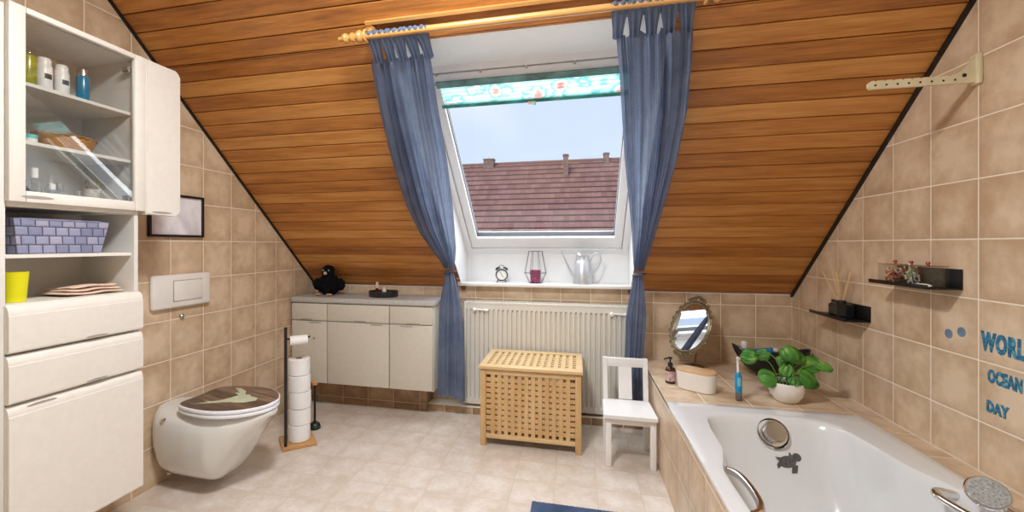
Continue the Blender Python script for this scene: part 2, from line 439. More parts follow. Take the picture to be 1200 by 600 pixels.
# ------------------------------------------------------------------ curtain rod and curtains
RY, RZ = 1.656, 2.037
rd = thing('curtain_rod', 'varnished wooden curtain rod with turned knob above the roof window', 'curtain rod', (-.25, RY, RZ))
MB().tube([(-.60, 0, 0), (.70, 0, 0)], .0135, 16).build('rod', m_rod, rd)
fin = [(.0, -.001), (.012, 0), (.014, .008), (.022, .012), (.026, .022), (.022, .033), (.012, .038), (.011, .044), (.018, .048), (.020, .056), (.017, .064), (.010, .068), (.010, .074), (.017, .078), (.021, .088), (.017, .098), (.009, .103), (.007, .110), (.009, .116), (.006, .122), (.001, .123)]
MB().lathe([(r, -z) for r, z in fin], (-.60, 0, 0), 20, axis='X').build('finial', m_rod, rd)
MB().lathe(fin, (.70, 0, 0), 20, axis='X').build('finial', m_rod, rd)
for x in (-.595, .685):
    b = MB(); b.tube([(x, .022*math.cos(a), .022*math.sin(a)) for a in [2*PI*k/24 for k in range(24)]], .006, 8, closed=True)
    d = -NIN*.062
    b.tube([(x, *( -NIN*.022)[1:]), (x, *d[1:])], .009, 10)
    b.lathe([(.001, -.004), (.022, -.004), (.022, .002), (.001, .003)], (0, 0, 0), 18)
    # the round plate turns to lie on the slope
    vs = b.b.verts[-72:]
    R = Vector((0, 0, 1)).rotation_difference(-NIN).to_matrix()
    for v in vs: v.co = R @ v.co + Vector((x, 0, 0))+d
    b.build('bracket', m_rod, rd)

def curtain(name, label, xt0, xt1, edges, xk, low, rod_tabs, seed, ytie, cat='curtain'):
    rn = random.Random(seed)
    root = thing(name, label, cat, ((xt0+xt1)/2, RY, RZ)); L0 = root.location
    nf = 8; ph = [rn.uniform(0, 2*PI) for _ in range(4)]
    y_top = RY+.128
    def upper(u, v):
        y = lerp(y_top, ytie, v)
        x0, x1 = interp([(e[0], e[1]) for e in edges], y), interp([(e[0], e[2]) for e in edges], y)
        k = (v**1.6)
        amp = lerp(.030, .013, k)
        uu = u+.05*math.sin(2*PI*u*2+ph[0])*(1-v)
        fold = math.sin(2*PI*(nf*.75)*uu+ph[1]+1.3*v+1.2*math.sin(5*uu))*.55+.45*math.sin(2*PI*(nf*.37)*uu+ph[2]-v*2)+.16*math.sin(2*PI*19*uu+ph[3]+2*v)
        sag = .045+.030*math.sin(PI*v)
        z = slope_z(y)
        p = Vector((lerp(x0, x1, u), y, z))+NIN*(sag+amp*(fold+.3))
        return p-L0
    b = MB(); b.grid(upper, 110, 46)
    zt = slope_z(ytie)-.075
    # gathered drop below the tie
    def lower(u, v):
        z = lerp(zt+.02, low[0][2] if False else low['z'], v)
        w = interp([(0, .040), (.1, .08), (.3, .140), (.7, .160), (1, .168)], v)*lerp(1, low['w'], min(1, v*1.8))*(1.14 if low['w'] == 1 else 1)
        c = lerp(xk, low['x'], min(1, v*1.4)**.8)
        yy = lerp(ytie+.012, low['y'], min(1, v*1.5))
        fold = math.sin(2*PI*4*u+ph[3]+v)*.6+.4*math.sin(2*PI*2.3*u+ph[0])
        amp = interp([(0, .008), (.2, .018), (1, .024)], v)
        return Vector((c+(u-.5)*w, yy-amp*fold-.012*math.cos((u-.5)*PI), z+(.018*math.sin(u*PI*1.1)-.02*u)*v))-L0
    b.grid(lower, 64, 40)
    b.build('curtain_panel', m_cur, root, smooth=80)
    # heading: tabs that run over the rod
    b = MB()
    for i in range(rod_tabs):
        f = i/(rod_tabs-1); xc = lerp(xt0+.022, xt1-.022, f); w = (xt1-xt0)/rod_tabs*1.45
        xb = lerp(edges[0][1]+.01, edges[0][2]-.01, f)
        def tab(u, v, xc=xc, w=w, xb=xb, s=rn.uniform(0, 6)):
            # v: 0 behind-low, over the rod, 1 front-low
            a = lerp(-1, 1, v)
            ww = w*(1-.50*abs(math.sin(a*PI*.5))**2)
            x = lerp(xc, xb, abs(a))+(u-.5)*ww
            r = .0165+.0035*math.sin(u*16+s)
            if abs(a) < .35:
                t = a/.35*PI/2
                return Vector((x, RY-r*math.sin(t)*1.0, RZ+r*math.cos(t)))-L0
            q = (abs(a)-.35)/.65
            side_ = Vector((x, RY-math.copysign(r, a), RZ))
            y = lerp(RY, y_top+.012, 1)
            end = Vector((x, y_top+.008, slope_z(y_top+.008)))+NIN*(.062 if a > 0 else .050)
            return side_.lerp(end, q)+NIN*(.006*math.sin(u*14+s)*q)-L0
        b.grid(tab, 12, 26)
    b.build('heading_tab', m_cur, root, smooth=80)
    # tie-back loop round the waist
    c = Vector((xk, ytie+.004, zt+.012))-L0
    b = MB(); b.tube([c+Vector((.034*math.cos(a), .024*math.sin(a), .006*math.cos(a))) for a in [2*PI*k/20 for k in range(20)]], .007, 8, closed=True)
    b.build('tieback', fabric('tieback cord', (92, 106, 140), (60, 72, 100)), root)
    return root
curtain('curtain', 'blue sheer curtain tied back beside the small white chest, left of the roof window', -.83, -.592,
        [(1.70, -.842, -.594), (1.814, -.888, -.605), (1.979, -.92, -.624), (2.175, -.947, -.642), (2.411, -.964, -.679), (2.577, -.951, -.714), (2.70, -.914, -.742), (2.797, -.882, -.775), (2.88, -.868, -.815)],
        -.845, dict(z=.15, x=-.824, y=2.83, w=1.0), 5, 11, 2.86)
curtain('curtain', 'blue sheer curtain tied back behind the small white chair, right of the roof window', .13, .385,
        [(1.70, .142, .405), (1.80, .150, .425), (1.89, .168, .44), (2.04, .192, .457), (2.22, .221, .455), (2.43, .264, .436), (2.58, .293, .423), (2.69, .311, .413), (2.78, .326, .403), (2.88, .345, .40)],
        .376, dict(z=.12, x=.340, y=2.88, w=.72), 5, 23, 2.86)
# small wooden wall knobs that hold the tie-backs
for x, l in ((-.79, 'small brown wooden tieback knob at the left end of the window sill'), (.345, 'small brown wooden tieback knob at the right end of the window sill')):
    k = MB().lathe([(.006, 0), (.007, -.02), (.015, -.024), (.018, -.034), (.012, -.042), (.001, -.044)], (0, 0, 0), 18, axis='Y').build('tieback_knob', wood('dark knob wood', (120, 66, 34), (84, 44, 22)), loc=(x, YB, .868))
    tag(k, l, 'knob', 'tieback knobs under the sill')

# ------------------------------------------------------------------ radiator
RX0, RX1, RZ0, RZ1, RYF = -.768, .333, .07, .78, 2.966
ra = thing('radiator', 'long white ribbed panel radiator under the roof window', 'radiator', ((RX0+RX1)/2, 3.02, RZ0)); q = ra.location
m_rad = plain('radiator enamel', (226, 221, 210), .35, var=.01)
b = MB(); n = 33; pitch = (RX1-RX0-.03)/n
pts = []
for i in range(n):
    x = RX0+.015+i*pitch
    pts += [(x, .016), (x+pitch*.20, .016), (x+pitch*.30, 0), (x+pitch*.80, 0), (x+pitch*.90, .016)]
pts.append((RX1-.015, .016))
def row(z, k): return [b.b.verts.new(Vector((x, RYF+.002+y*k, z))-q) for x, y in pts]
zs = [(RZ0+.012, 0), (RZ0+.030, 0), (RZ0+.040, 1), (RZ1-.060, 1), (RZ1-.050, 0), (RZ1-.012, 0)]
R = [row(z, k) for z, k in zs]
for a, c in zip(R, R[1:]):
    for i in range(len(pts)-1): b.b.faces.new((a[i], a[i+1], c[i+1], c[i]))
b.build('front_panel', m_rad, ra, smooth=0)
for x in (RX0, RX1-.016): MB().box(Vector((x, RYF, RZ0))-q, Vector((x+.016, 3.06, RZ1))-q, .004).build('end_panel', m_rad, ra)
b = MB(); b.box(Vector((RX0+.016, RYF, RZ1-.016))-q, Vector((RX1-.016, RYF+.012, RZ1))-q, .003); b.box(Vector((RX0+.016, 3.05, RZ1-.016))-q, Vector((RX1-.016, 3.06, RZ1))-q, .003)
for i in range(60):
    x = RX0+.02+i*(RX1-RX0-.05)/59; b.box(Vector((x, RYF+.012, RZ1-.008))-q, Vector((x+.007, 3.05, RZ1-.003))-q)
b.build('top_grille', m_rad, ra, smooth=0)
b = MB(); b.box(Vector((RX0+.016, RYF+.022, RZ0+.02))-q, Vector((RX1-.016, 3.05, RZ1-.03))-q); b.build('convector', m_rad, ra, smooth=0)
b = MB(); b.box(Vector((RX0+.016, RYF, RZ0))-q, Vector((RX1-.016, RYF+.01, RZ0+.014))-q, .002)
for i in range(n):
    b.lathe([(.001, 0), (.005, 0), (.004, -.003), (.001, -.004)], Vector((RX0+.015+(i+.56)*pitch, RYF+.002, RZ0+.024))-q, 10, axis='Y')
b.build('bottom_rail', m_rad, ra)
for x in (RX0+.075, RX1-.11):
    b = MB(); c = Vector((x, RYF, RZ1-.055))-q
    b.lathe([(.001, .004), (.014, .004), (.014, -.012), (.009, -.018), (.001, -.018)], c, 18, axis='Y')
    b.tube([c+Vector((.01, -.006, .004)), c+Vector((.07, -.006, .0))], .006, 10); b.lathe([(.001, .075), (.010, .072), (.010, .10), (.001, .104)], c+Vector((0, -.006, 0)), 14, axis='X')
    b.build('valve', m_white, ra)
for x in (RX0+.05, RX1-.05): MB().tube([(x-q[0], .02, 0), (x-q[0], .02, -.02)], .008).build('pipe', m_white, ra)

# ------------------------------------------------------------------ laundry hamper
hx0, hx1, hy0, hy1, hz = -.552, .026, 2.512, 2.925, .470
ha = thing('laundry_hamper', 'wooden lattice laundry hamper with a hinged lid in front of the radiator', 'laundry hamper', ((hx0+hx1)/2, (hy0+hy1)/2, 0)); q = ha.location
for x in (hx0, hx1-.034):
    for y in (hy0, hy1-.034):
        MB().box(Vector((x, y, 0))-q, Vector((x+.034, y+.034, hz-.026))-q, .003).build('leg', m_pineZ, ha)
def lattice(b, P, u0, u1, v0, v1, nu, nv, sw, t):
    """nu columns and nv rows of square holes"""
    for i in range(nu-1):
        u = u0+(i+1)*(u1-u0)/nu; P(b, u-sw/2, v0, u+sw/2, v1, 0, t)
    for j in range(nv-1):
        v = v0+(j+1)*(v1-v0)/nv; P(b, u0, v-sw/2, u1, v+sw/2, t, 2*t)
z0, z1 = .068, hz-.052
def front(b, u0, v0, u1, v1, a, c): b.box(Vector((u0, hy0+.008+a, v0))-q, Vector((u1, hy0+.008+c, v1))-q, .0012, 1)
b = MB(); lattice(b, front, hx0+.034, hx1-.034, z0, z1, 13, 11, .0245, .0045)
b.build('lattice_panel', m_pineZ, ha, smooth=0)
def backp(b, u0, v0, u1, v1, a, c): b.box(Vector((u0, hy1-.008-a, v0))-q, Vector((u1, hy1-.008-c, v1))-q, .0012, 1)
b = MB(); lattice(b, backp, hx0+.034, hx1-.034, z0, z1, 13, 11, .0245, .0045); b.build('lattice_panel', m_pineZ, ha, smooth=0)
for sx, s in ((hx0+.008, 1), (hx1-.008, -1)):
    def sidep(b, u0, v0, u1, v1, a, c): b.box(Vector((sx+s*a, u0, v0))-q, Vector((sx+s*c, u1, v1))-q, .0012, 1)
    b = MB(); lattice(b, sidep, hy0+.034, hy1-.034, z0, z1, 9, 11, .0245, .0045); b.build('lattice_panel', m_pineZ, ha, smooth=0)
for z in ((.045, .070), (hz-.052, hz-.026)):
    for y in (hy0+.004, hy1-.024): MB().box(Vector((hx0+.034, y, z[0]))-q, Vector((hx1-.034, y+.02, z[1]))-q, .002).build('rail', m_pine, ha)
    for x in (hx0+.004, hx1-.024): MB().box(Vector((x, hy0+.034, z[0]))-q, Vector((x+.02, hy1-.034, z[1]))-q, .002).build('rail', m_pine, ha)
def lid(b, u0, v0, u1, v1, a, c): b.box(Vector((u0, v0, hz-.004-a))-q, Vector((u1, v1, hz-.004-c))-q, .0012, 1)
b = MB(); lattice(b, lid, hx0+.02, hx1-.02, hy0+.035, hy1-.045, 13, 7, .025, .006)
b.box(Vector((hx0-.008, hy0-.012, hz-.02))-q, Vector((hx1+.008, hy0+.040, hz))-q, .003); b.box(Vector((hx0-.008, hy1-.05, hz-.02))-q, Vector((hx1+.008, hy1+.004, hz))-q, .003)
b.box(Vector((hx0-.008, hy0+.040, hz-.02))-q, Vector((hx0+.030, hy1-.05, hz))-q, .003); b.box(Vector((hx1-.030, hy0+.040, hz-.02))-q, Vector((hx1+.008, hy1-.05, hz))-q, .003)
b.build('lid', m_pine, ha)
def bag(u, v):
    a = u*2*PI; ex = .45
    cx, sy = math.cos(a), math.sin(a)
    x = math.copysign(abs(cx)**ex, cx)*.248; y = math.copysign(abs(sy)**ex, sy)*.188
    k = 1+.03*math.sin(a*7+v*4)
    return Vector((x*k*(.9+.1*v), y*k*(.9+.1*v), .10+v*.315+.012*math.sin(a*5)*(1-v)))
b = MB(); V = b.grid(bag, 60, 14, closeu=True); b.b.faces.new([V[i][0] for i in range(60)][::-1])
b.b.faces.new([V[i][13] for i in range(60)])
lab(b.build('laundry_bag', fabric('beige canvas liner', (248, 236, 222), (234, 214, 194), 80), ha, smooth=60), 'pale beige cloth liner bag')

# ------------------------------------------------------------------ small white chair
ch = thing('childs_chair', "small white wooden child's chair beside the tiled bath surround", 'chair', (.275, 2.55, 0)); q = ch.location
m_chair = plain('white painted wood', (242, 240, 238), .4, var=.012)
for x in (.150, .374):
    MB().box(Vector((x, 2.425, 0))-q, Vector((x+.030, 2.453, .262))-q, .004).build('leg', m_chair, ch)
    b = MB()                                  # rear leg runs up as the back post
    prof = [(2.66, 0), (2.688, 0), (2.688, .27), (2.722, .512), (2.698, .512), (2.66, .27)]
    b.prism([(y-q[1], z) for y, z in prof], 'X', x-q[0], x+.026-q[0])
    b.build('leg', m_chair, ch, smooth=0)
b = MB(); b.box(Vector((.148, 2.43, .225))-q, Vector((.404, 2.448, .262))-q, .002); b.box(Vector((.155, 2.453, .225))-q, Vector((.170, 2.66, .262))-q, .002); b.box(Vector((.384, 2.453, .225))-q, Vector((.399, 2.66, .262))-q, .002)
b.build('apron', m_chair, ch)
b = MB(); b.prism([(x-q[0], y-q[1]) for x, y in [(.138, 2.405), (.408, 2.405), (.402, 2.656), (.374, 2.656), (.374, 2.665), (.176, 2.665), (.176, 2.656), (.146, 2.656)]], 'Z', .262, .280)
b.build('seat', m_chair, ch, smooth=0)
b = MB(); b.box((.176-q[0], 2.700-q[1], .460), (.374-q[0], 2.718-q[1], .512), .004, M=None); b.build('top_rail', m_chair, ch)
b = MB(); b.prism([(2.672-q[1], .281), (2.682-q[1], .281), (2.712-q[1], .462), (2.702-q[1], .462)], 'X', .238-q[0], .312-q[0]); b.build('back_slat', m_chair, ch, smooth=0)

# ------------------------------------------------------------------ low chest on the back wall
cx0, cx1, cy0 = -1.985, -.922, 2.745
cb = thing('low_cabinet', 'low off white cabinet with three drawers and three doors under the wooden slope', 'cabinet', ((cx0+cx1)/2, 2.92, 0)); q = cb.location
def B(b, a, c, bev=.002, **k): b.box(Vector(a)-q, Vector(c)-q, bev, **k); return b
B(MB(), (cx0+.002, cy0+.021, .20), (cx1-.002, YB-.004, .768)).build('body', m_cab2, cb)
B(MB(), (cx0, cy0-.004, .770), (cx1+.008, YB-.003, .806), .006).build('worktop', plain('grey worktop', (190, 188, 184), .35, var=.05, nscale=60), cb)
pm = tile('plinth tile', 'XZ', (-1.03, -.15), (176, 146, 112), (132, 100, 70), (190, 172, 148))
B(MB(), (cx0+.01, 2.935, .0), (-1.03, YB-.004, .198)).build('plinth', pm, cb)
xs = [cx0+.002, -1.715, -1.255, cx1-.002]
xs = [cx0+.002, -1.70, -1.232, cx1-.002]
for i in range(3):
    a, c = xs[i]+.003, xs[i+1]-.003
    d = B(MB(), (a, cy0, .645), (c, cy0+.02, .762), .004).build('drawer', m_cab2, cb)
    b = MB(); m_ = (a+c)/2+(0.02 if i else -.02)
    b.box((m_-.045-q[0], cy0-.004-q[1], .648), (m_+.045-q[0], cy0-.0005-q[1], .655), .0015); b.build('handle', m_grip, d)
    d = B(MB(), (a, cy0, .206), (c, cy0+.02, .640), .006).build('door', m_cab2, cb)
    m_ = c-.09 if i < 2 else a+.12
    b = MB(); b.box((m_-.045-q[0], cy0-.004-q[1], .628), (m_+.045-q[0], cy0-.0005-q[1], .635), .0015); b.build('handle', m_grip, d)
    if i == 0:
        MB().lathe([(.001, 0), (.007, 0), (.006, -.006), (.001, -.007)], (-1.80-q[0], cy0-q[1], .52), 14, axis='Y').build('knob', m_steel, d)

# plush bird
pb = thing('plush_bird', 'black fluffy plush bird sitting on the low cabinet beside the sloping wall', 'soft toy', (-1.78, 2.90, .8075))
def blob(b, c, r, n=20, fuzz=.0, seed=0):
    def f(u, v):
        a, e = u*2*PI, (v-.5)*PI*.998
        d = Vector((math.cos(a)*math.cos(e), math.sin(a)*math.cos(e), math.sin(e)))
        k = 1+fuzz*noise.noise(d*9+Vector((seed, 0, 0)))
        return Vector(c)+Vector((d.x*r[0], d.y*r[1], d.z*r[2]))*k
    b.grid(f, n*2, n, closeu=True)
m_plush = plain('black plush', (14, 15, 20), .95, var=.2, bump=1, bscale=220, spec=.2)
b = MB(); blob(b, (0, 0, .075), (.085, .07, .072), 24, .25); b.build('body', m_plush, pb, smooth=80, weld=True)
b = MB(); blob(b, (0, -.005, .168), (.046, .044, .050), 20, .2, 4); b.build('head', m_plush, pb, smooth=80, weld=True)
for s in (-1, 1):
    b = MB(); blob(b, (s*.092, 0, .078), (.036, .03, .042), 14, .3, s); b.build('wing', m_plush, pb, smooth=80, weld=True)
    b = MB(); blob(b, (s*.022, -.040, .182), (.006, .005, .006), 8); b.build('eye', plain('toy eye', (190, 180, 170), .2), pb, weld=True)
    b = MB()
    for k in (-1, 0, 1): blob(b, (s*.045+k*.013, -.070, .010), (.008, .018, .009), 8)
    b.build('foot', plain('tan felt', (190, 150, 112), .8), pb, weld=True)
MB().lathe([(.013, 0), (.010, -.010), (.001, -.026)], (0, -.048, .162), 14, axis='Y').build('beak', plain('tan beak', (208, 178, 150), .6), pb)
# black tray with little things
tr = thing('black_tray', 'small round black tray on the low cabinet worktop', 'tray', (-1.345, 2.90, .806))
MB().lathe([(.001, .0), (.098, 0), (.106, .006), (.108, .042), (.103, .042), (.100, .010), (.001, .008)], (0, 0, 0), 36, sy=.8).build('tray_bowl', plain('black glazed dish', (34, 34, 36), .3, var=.3, nscale=60), tr)
t = MB().lathe([(.001, 0), (.011, 0), (.011, .022), (.007, .026), (.007, .032), (.001, .033)], (0, 0, 0), 14).build('cream_jar', m_white, loc=(-1.33, 2.88, .8145+.03)); tag(t, 'tiny white jar standing in the black tray', 'jar')
t = thing('nail_polish_bottle', 'small dark red bottle with a beige cap in the black tray', 'bottle', (-1.392, 2.895, .8145))
MB().lathe([(.001, 0), (.014, 0), (.014, .042), (.006, .050), (.006, .054), (.001, .055)], n=16).build('bottle_body', plain('dark red glass', (92, 30, 24), .15), t)
MB().lathe([(.001, .054), (.010, .054), (.009, .095), (.001, .096)], n=16).build('cap', plain('beige cap', (226, 202, 182), .4), t)
bpy.data.objects['cream_jar'].location.z = .8145
bpy.data.objects['cream_jar'].scale = (1.3, 1.3, 1.9)
t = MB().lathe([(.001, 0), (.02, 0), (.022, .03), (.015, .038), (.001, .038)], n=18).build('glass_pot', m_clear, loc=(-1.285, 2.90, .8145)); tag(t, 'small clear glass pot at the right side of the black tray', 'jar')

# ------------------------------------------------------------------ tall wall cabinet on the left
TX, TC, TYa, TYb = -1.700, -1.722, .985, 1.414
tc = thing('tall_cabinet', 'tall white bathroom cabinet with glass door, open shelves and drawers on the left wall', 'cabinet', (-1.86, 1.2, .2)); q = tc.location
b = MB(); ya, yb = TYa-.012, TYb-.004
B(b, (XL+.002, ya, .205), (TC, ya+.016, 1.925), .001); B(b, (XL+.002, yb-.016, .205), (TC, yb, 1.925), .001)
B(b, (XL+.002, ya+.016, 1.909), (TC, yb-.016, 1.925), .001); B(b, (XL+.002, ya+.016, .205), (TC, yb-.016, .221), .001)
B(b, (XL+.002, ya+.016, .221), (XL+.008, yb-.016, 1.909), 0)
b.build('carcass', m_cabin, tc, smooth=0)
shz = [(1.705, .012, -1.735), (1.515, .012, -1.735), (1.315, .018, TC), (1.146, .012, -1.735), (.990, .016, TC)]
for z, t_, xf in shz:
    B(MB(), (XL+.009, ya+.017, z-t_), (xf, yb-.017, z), .001).build('shelf', m_cab, tc, smooth=0)
def front_profile(z0, z1, r=.022, d=.020):
    """rolled top and bottom edges like a moulded front; (x,z) with x=0 at the carcass"""
    pts = [(0, z0+.002)]
    for k in range(6): a = PI/2*k/5; pts.append((d-.008+.008*math.sin(a), z0+.010-.010*math.cos(a)))
    pts += [(d, z1-.034), (d-.002, z1-.032)]
    for k in range(6): a = PI/2*k/5; pts.append((d-.002-.016*(1-math.cos(a)), z1-.030+.028*math.sin(a)))
    pts.append((0, z1))
    return pts
def moulded(name, z0, z1, y0, y1, parent):
    b = MB(); b.prism([(TC+.0015+x-q[0], z-q[2]) for x, z in front_profile(z0, z1)], 'Y', y0-q[1], y1-q[1]); return b.build(name, m_cab, parent, smooth=40)
def lens(y, z, w, h, x, parent, name='handle'):
    b = MB(); n = 20
    top = [(y+w*(k/n-.5), z+h*.5*math.sin(PI*k/n)**.5) for k in range(n+1)]; bot = [(y+w*(k/n-.5), z-h*.5*math.sin(PI*k/n)**.5) for k in range(n-1, 0, -1)]
    b.prism([(a-q[1], c-q[2]) for a, c in top+bot], 'X', x-.0015-q[0], x+.0012-q[0]); return b.build(name, m_grip, parent, smooth=0)
d = moulded('drawer', .838, .988, TYa, TYb, tc); lens(1.24, .846, .075, .009, TX, d)
d = moulded('drawer', .680, .832, TYa, TYb, tc); lens(1.24, .688, .075, .009, TX, d)
d = moulded('door', .204, .674, TYa, TYb, tc); lens(1.075, .661, .085, .010, TX-.006, d)
# glass door
gd = MB(); z0, z1 = 1.312, 1.932
for a, c in ((TYa, TYa+.044), (TYb-.032, TYb+.012)): B(gd, (TC+.001, a, z0), (TX, c, z1), .004)
B(gd, (TC+.001, TYa+.044, z1-.020), (TX, TYb-.032, z1), .004); B(gd, (TC+.001, TYa+.044, z0), (TX, TYb-.032, z0+.036), .004)
g = gd.build('glass_door', m_cab, tc)
b = MB(); B(b, (TX-.012, TYa+.043, z0+.035), (TX-.009, TYb-.031, z1-.019), 0); b.build('glass_pane', m_glass, g, smooth=0)
lens(1.06, z0+.018, .090, .010, TX, g)
for z in (1.36, 1.87): B(MB(), (TC-.03, TYb-.045, z-.012), (TC-.002, TYb-.022, z+.012), .003).build('hinge', m_steel, g)
# narrow wall cupboard beside it
nc = thing('narrow_wall_cupboard', 'narrow white wall cupboard with rounded door to the right of the glass door', 'cabinet', (-1.86, 1.5, 1.3)); q = nc.location
ny0, ny1 = TYb+.0135, 1.582
B(MB(), (XL+.002, ny0+.002, 1.312), (TC, ny1-.03, 1.925), .001).build('body', m_cab, nc, smooth=0)
b = MB(); pr = []
for yy, zz, sy_, sz_ in ((ny0, 1.305, 1, 1), ): pass
n = 8; r = .022
poly = [(ny0, 1.300), (ny1-r, 1.300)]
poly += [(ny1-r+r*math.sin(PI/2*k/n), 1.300+r-r*math.cos(PI/2*k/n)) for k in range(1, n+1)]
poly += [(ny1-r+r*math.cos(PI/2*k/n), 1.932-r+r*math.sin(PI/2*k/n)) for k in range(n+1)] + [(ny0, 1.932)]
b.prism([(a-q[1], c-q[2]) for a, c in poly], 'X', TC+.001-q[0], TX-q[0])
bmesh.ops.bevel(b.b, geom=[e for e in b.b.edges if all(abs(v.co.x-(TX-q[0])) < 1e-5 for v in e.verts)], offset=.004, segments=2, affect='EDGES')
d = b.build('door', m_cab, nc, smooth=40)
lens(1.495, 1.312, .09, .009, TX, d)

# ------------------------------------------------------------------ things in the tall cabinet
def spray(x, y, z, body, capm, label, h=.112, r=.021, group='bottles on the top shelf', band=None, dome=False):
    t = thing('toiletry_bottle', label, 'bottle', (x, y, z), group=group)
    h *= 1.13; r *= 1.1
    MB().lathe([(.001, 0), (r*.95, 0), (r, .004), (r, h*.74), (r*.9, h*.79), (.001, h*.79)], n=22).build('bottle_body', body, t)
    c = [(r*.86, h*.79), (r*.86, h*.93), (r*.7, h*.99), (.001, h)] if dome else [(r*.88, h*.79), (r*.88, h*.97), (r*.8, h), (.001, h)]
    MB().lathe([(.001, h*.785)]+c, n=22).build('cap', capm, t)
    if band:
        b = MB(); b.grid(lambda u, v: Vector(((r+.0006)*math.cos(lerp(-.5, .45, u)), (r+.0006)*math.sin(lerp(-.5, .45, u)), lerp(h*.40, h*.54, v))), 8, 2); b.build('bottle_label', band, t)
    return t
zt = 1.7056
spray(-1.79, 1.088, zt, plain('olive oil plastic', (150, 150, 40), .2), m_clear, 'olive green bottle with clear domed cap, leftmost on the top glass shelf', .118, .020, dome=True)
m_dl = plain('dark square label', (60, 58, 58), .5)
spray(-1.82, 1.152, zt, m_white, m_white, 'white deodorant can with square dark label, second on the top shelf', .112, .021, band=m_dl, dome=True)
spray(-1.82, 1.206, zt, m_white, m_white, 'white deodorant can with dark label standing next to the blue bottle', .108, .020, band=m_dl, dome=True)
spray(-1.80, 1.262, zt, plain('petrol blue can', (18, 122, 158), .2), m_steel, 'blue spray bottle with silver cap, rightmost on the top shelf', .112, .018)
# wicker bowl on second shelf
def weave(name, a, c, sc=90):
    t = NT(name); co = t.coord()
    w = t.new('ShaderNodeTexWave'); w.inputs['Scale'].default_value = sc; w.inputs['Distortion'].default_value = 3; t.link(co, w.inputs['Vector'])
    w2 = t.new('ShaderNodeTexWave', bands_direction='Z'); w2.inputs['Scale'].default_value = sc; t.link(co, w2.inputs['Vector'])
    k = t.math('MULTIPLY', w.outputs['Fac'], w2.outputs['Fac'])
    t.link(t.ramp(k, [(.0, lin(c)), (.5, lin(a))]), t.b.inputs['Base Color']); t.b.inputs['Roughness'].default_value = .7
    t.bump(k, .8, .003); return t.m
t = thing('wicker_basket', 'low honey coloured wicker basket on the middle glass shelf', 'basket', (-1.83, 1.225, 1.5155))
MB().lathe([(.001, 0), (.060, 0), (.080, .018), (.094, .052), (.090, .053), (.076, .020), (.055, .006), (.001, .006)], n=40, sx=.8).build('basket_body', weave('wicker', (240, 178, 76), (176, 116, 40)), t)
b = MB(); b.tube([(.073*math.cos(a), .092*math.sin(a), .053+.003*math.sin(a*20)) for a in [2*PI*k/60 for k in range(60)]], .005, 8, closed=True); b.build('rim', weave('wicker rim', (206, 150, 66), (150, 100, 40), 160), t)
t = thing('face_cream_tin', 'turquoise topped little jar left of the wicker basket', 'jar', (-1.775, 1.085, 1.5155))
MB().lathe([(.001, 0), (.018, 0), (.018, .016), (.001, .016)], n=20).build('jar_body', m_white, t)
MB().lathe([(.001, .016), (.019, .016), (.019, .028), (.001, .029)], n=20).build('lid', plain('turquoise lid', (96, 200, 196), .4), t)
t = MB().lathe([(.001, 0), (.014, 0), (.014, .05), (.005, .058), (.005, .075), (.001, .075)], n=16).build('glass_vial', m_clear, loc=(-1.80, 1.045, 1.5155)); tag(t, 'slim clear glass vial at the left end of the middle shelf', 'bottle')
m_perf = thin_glass('perfume glass', (.86, .90, .93, 1), 5.0, .08)
# perfume bottles at the bottom
zb = 1.3155
for i, (x, y, h, r, l) in enumerate([(-1.78, 1.055, .075, .017, 'leftmost clear perfume bottle behind the glass door'), (-1.86, 1.085, .055, .018, 'short clear perfume bottle at the back of the lowest glass shelf'), (-1.77, 1.10, .045, .016, 'squat clear perfume bottle in front, second from the left'), (-1.80, 1.14, .050, .020, 'wide clear perfume bottle in the middle of the lowest glass shelf'), (-1.88, 1.165, .072, .015, 'tall clear perfume bottle standing beside the white cup'), (-1.78, 1.185, .035, .018, 'tiny clear glass pot in front of the white cup')]):
    h *= 1.6; r *= 1.1
    t = thing('perfume_bottle', l, 'bottle', (x, y+.045, zb), group='perfume bottles on the lowest glass shelf')
    MB().lathe([(.001, 0), (r, 0), (r, h*.6), (r*.5, h*.68), (r*.4, h*.72), (.001, h*.72)], n=14).build('bottle_body', m_perf, t)
    MB().lathe([(.001, h*.72), (r*.5, h*.72), (r*.5, h), (.001, h)], n=14).build('cap', m_steel if i % 2 else m_white, t)
t = thing('cup', 'white patterned cup with cosmetic brushes behind the glass door', 'cup', (-1.85, 1.330, zb))
MB().lathe([(.001, 0), (.020, 0), (.026, .075), (.028, .078), (.024, .077), (.019, .006), (.001, .006)], n=24).build('cup_body', plain('speckled porcelain', (232, 230, 222), .3, var=.15, nscale=120), t)
for i, (dx, dy, hh, l) in enumerate([(-.006, -.008, .105, 'left of the pair in the white cup'), (.006, .010, .098, 'right of the pair in the white cup')]):
    p = thing('cosmetic_brush', 'slim cosmetic brush with green bristles, '+l, 'brush', (-1.85+dx, 1.330+dy, zb+.0065), group='brushes in the cup')
    MB().tube([(0, 0, 0), (dx*.5, dy*.5, hh-.02)], .003, 8).build('brush_handle', m_black, p)
    MB().lathe([(.003, hh-.022), (.007, hh-.01), (.005, hh), (.001, hh+.002)], (dx*.5, dy*.5, 0), 10).build('bristles', plain('olive bristles', (150, 140, 80), .9), p)
for x, y, l in ((-1.765, 1.300, 'small dark nail bottle right of the white cup'), (-1.765, 1.335, 'small white tub near the right end of the lowest glass shelf')):
    t = MB().lathe([(.001, 0), (.011, 0), (.011, .018), (.005, .022), (.005, .036), (.001, .036)], n=14).build('small_bottle', m_black if 'dark' in l else m_white, loc=(x, y, zb)); tag(t, l, 'bottle')
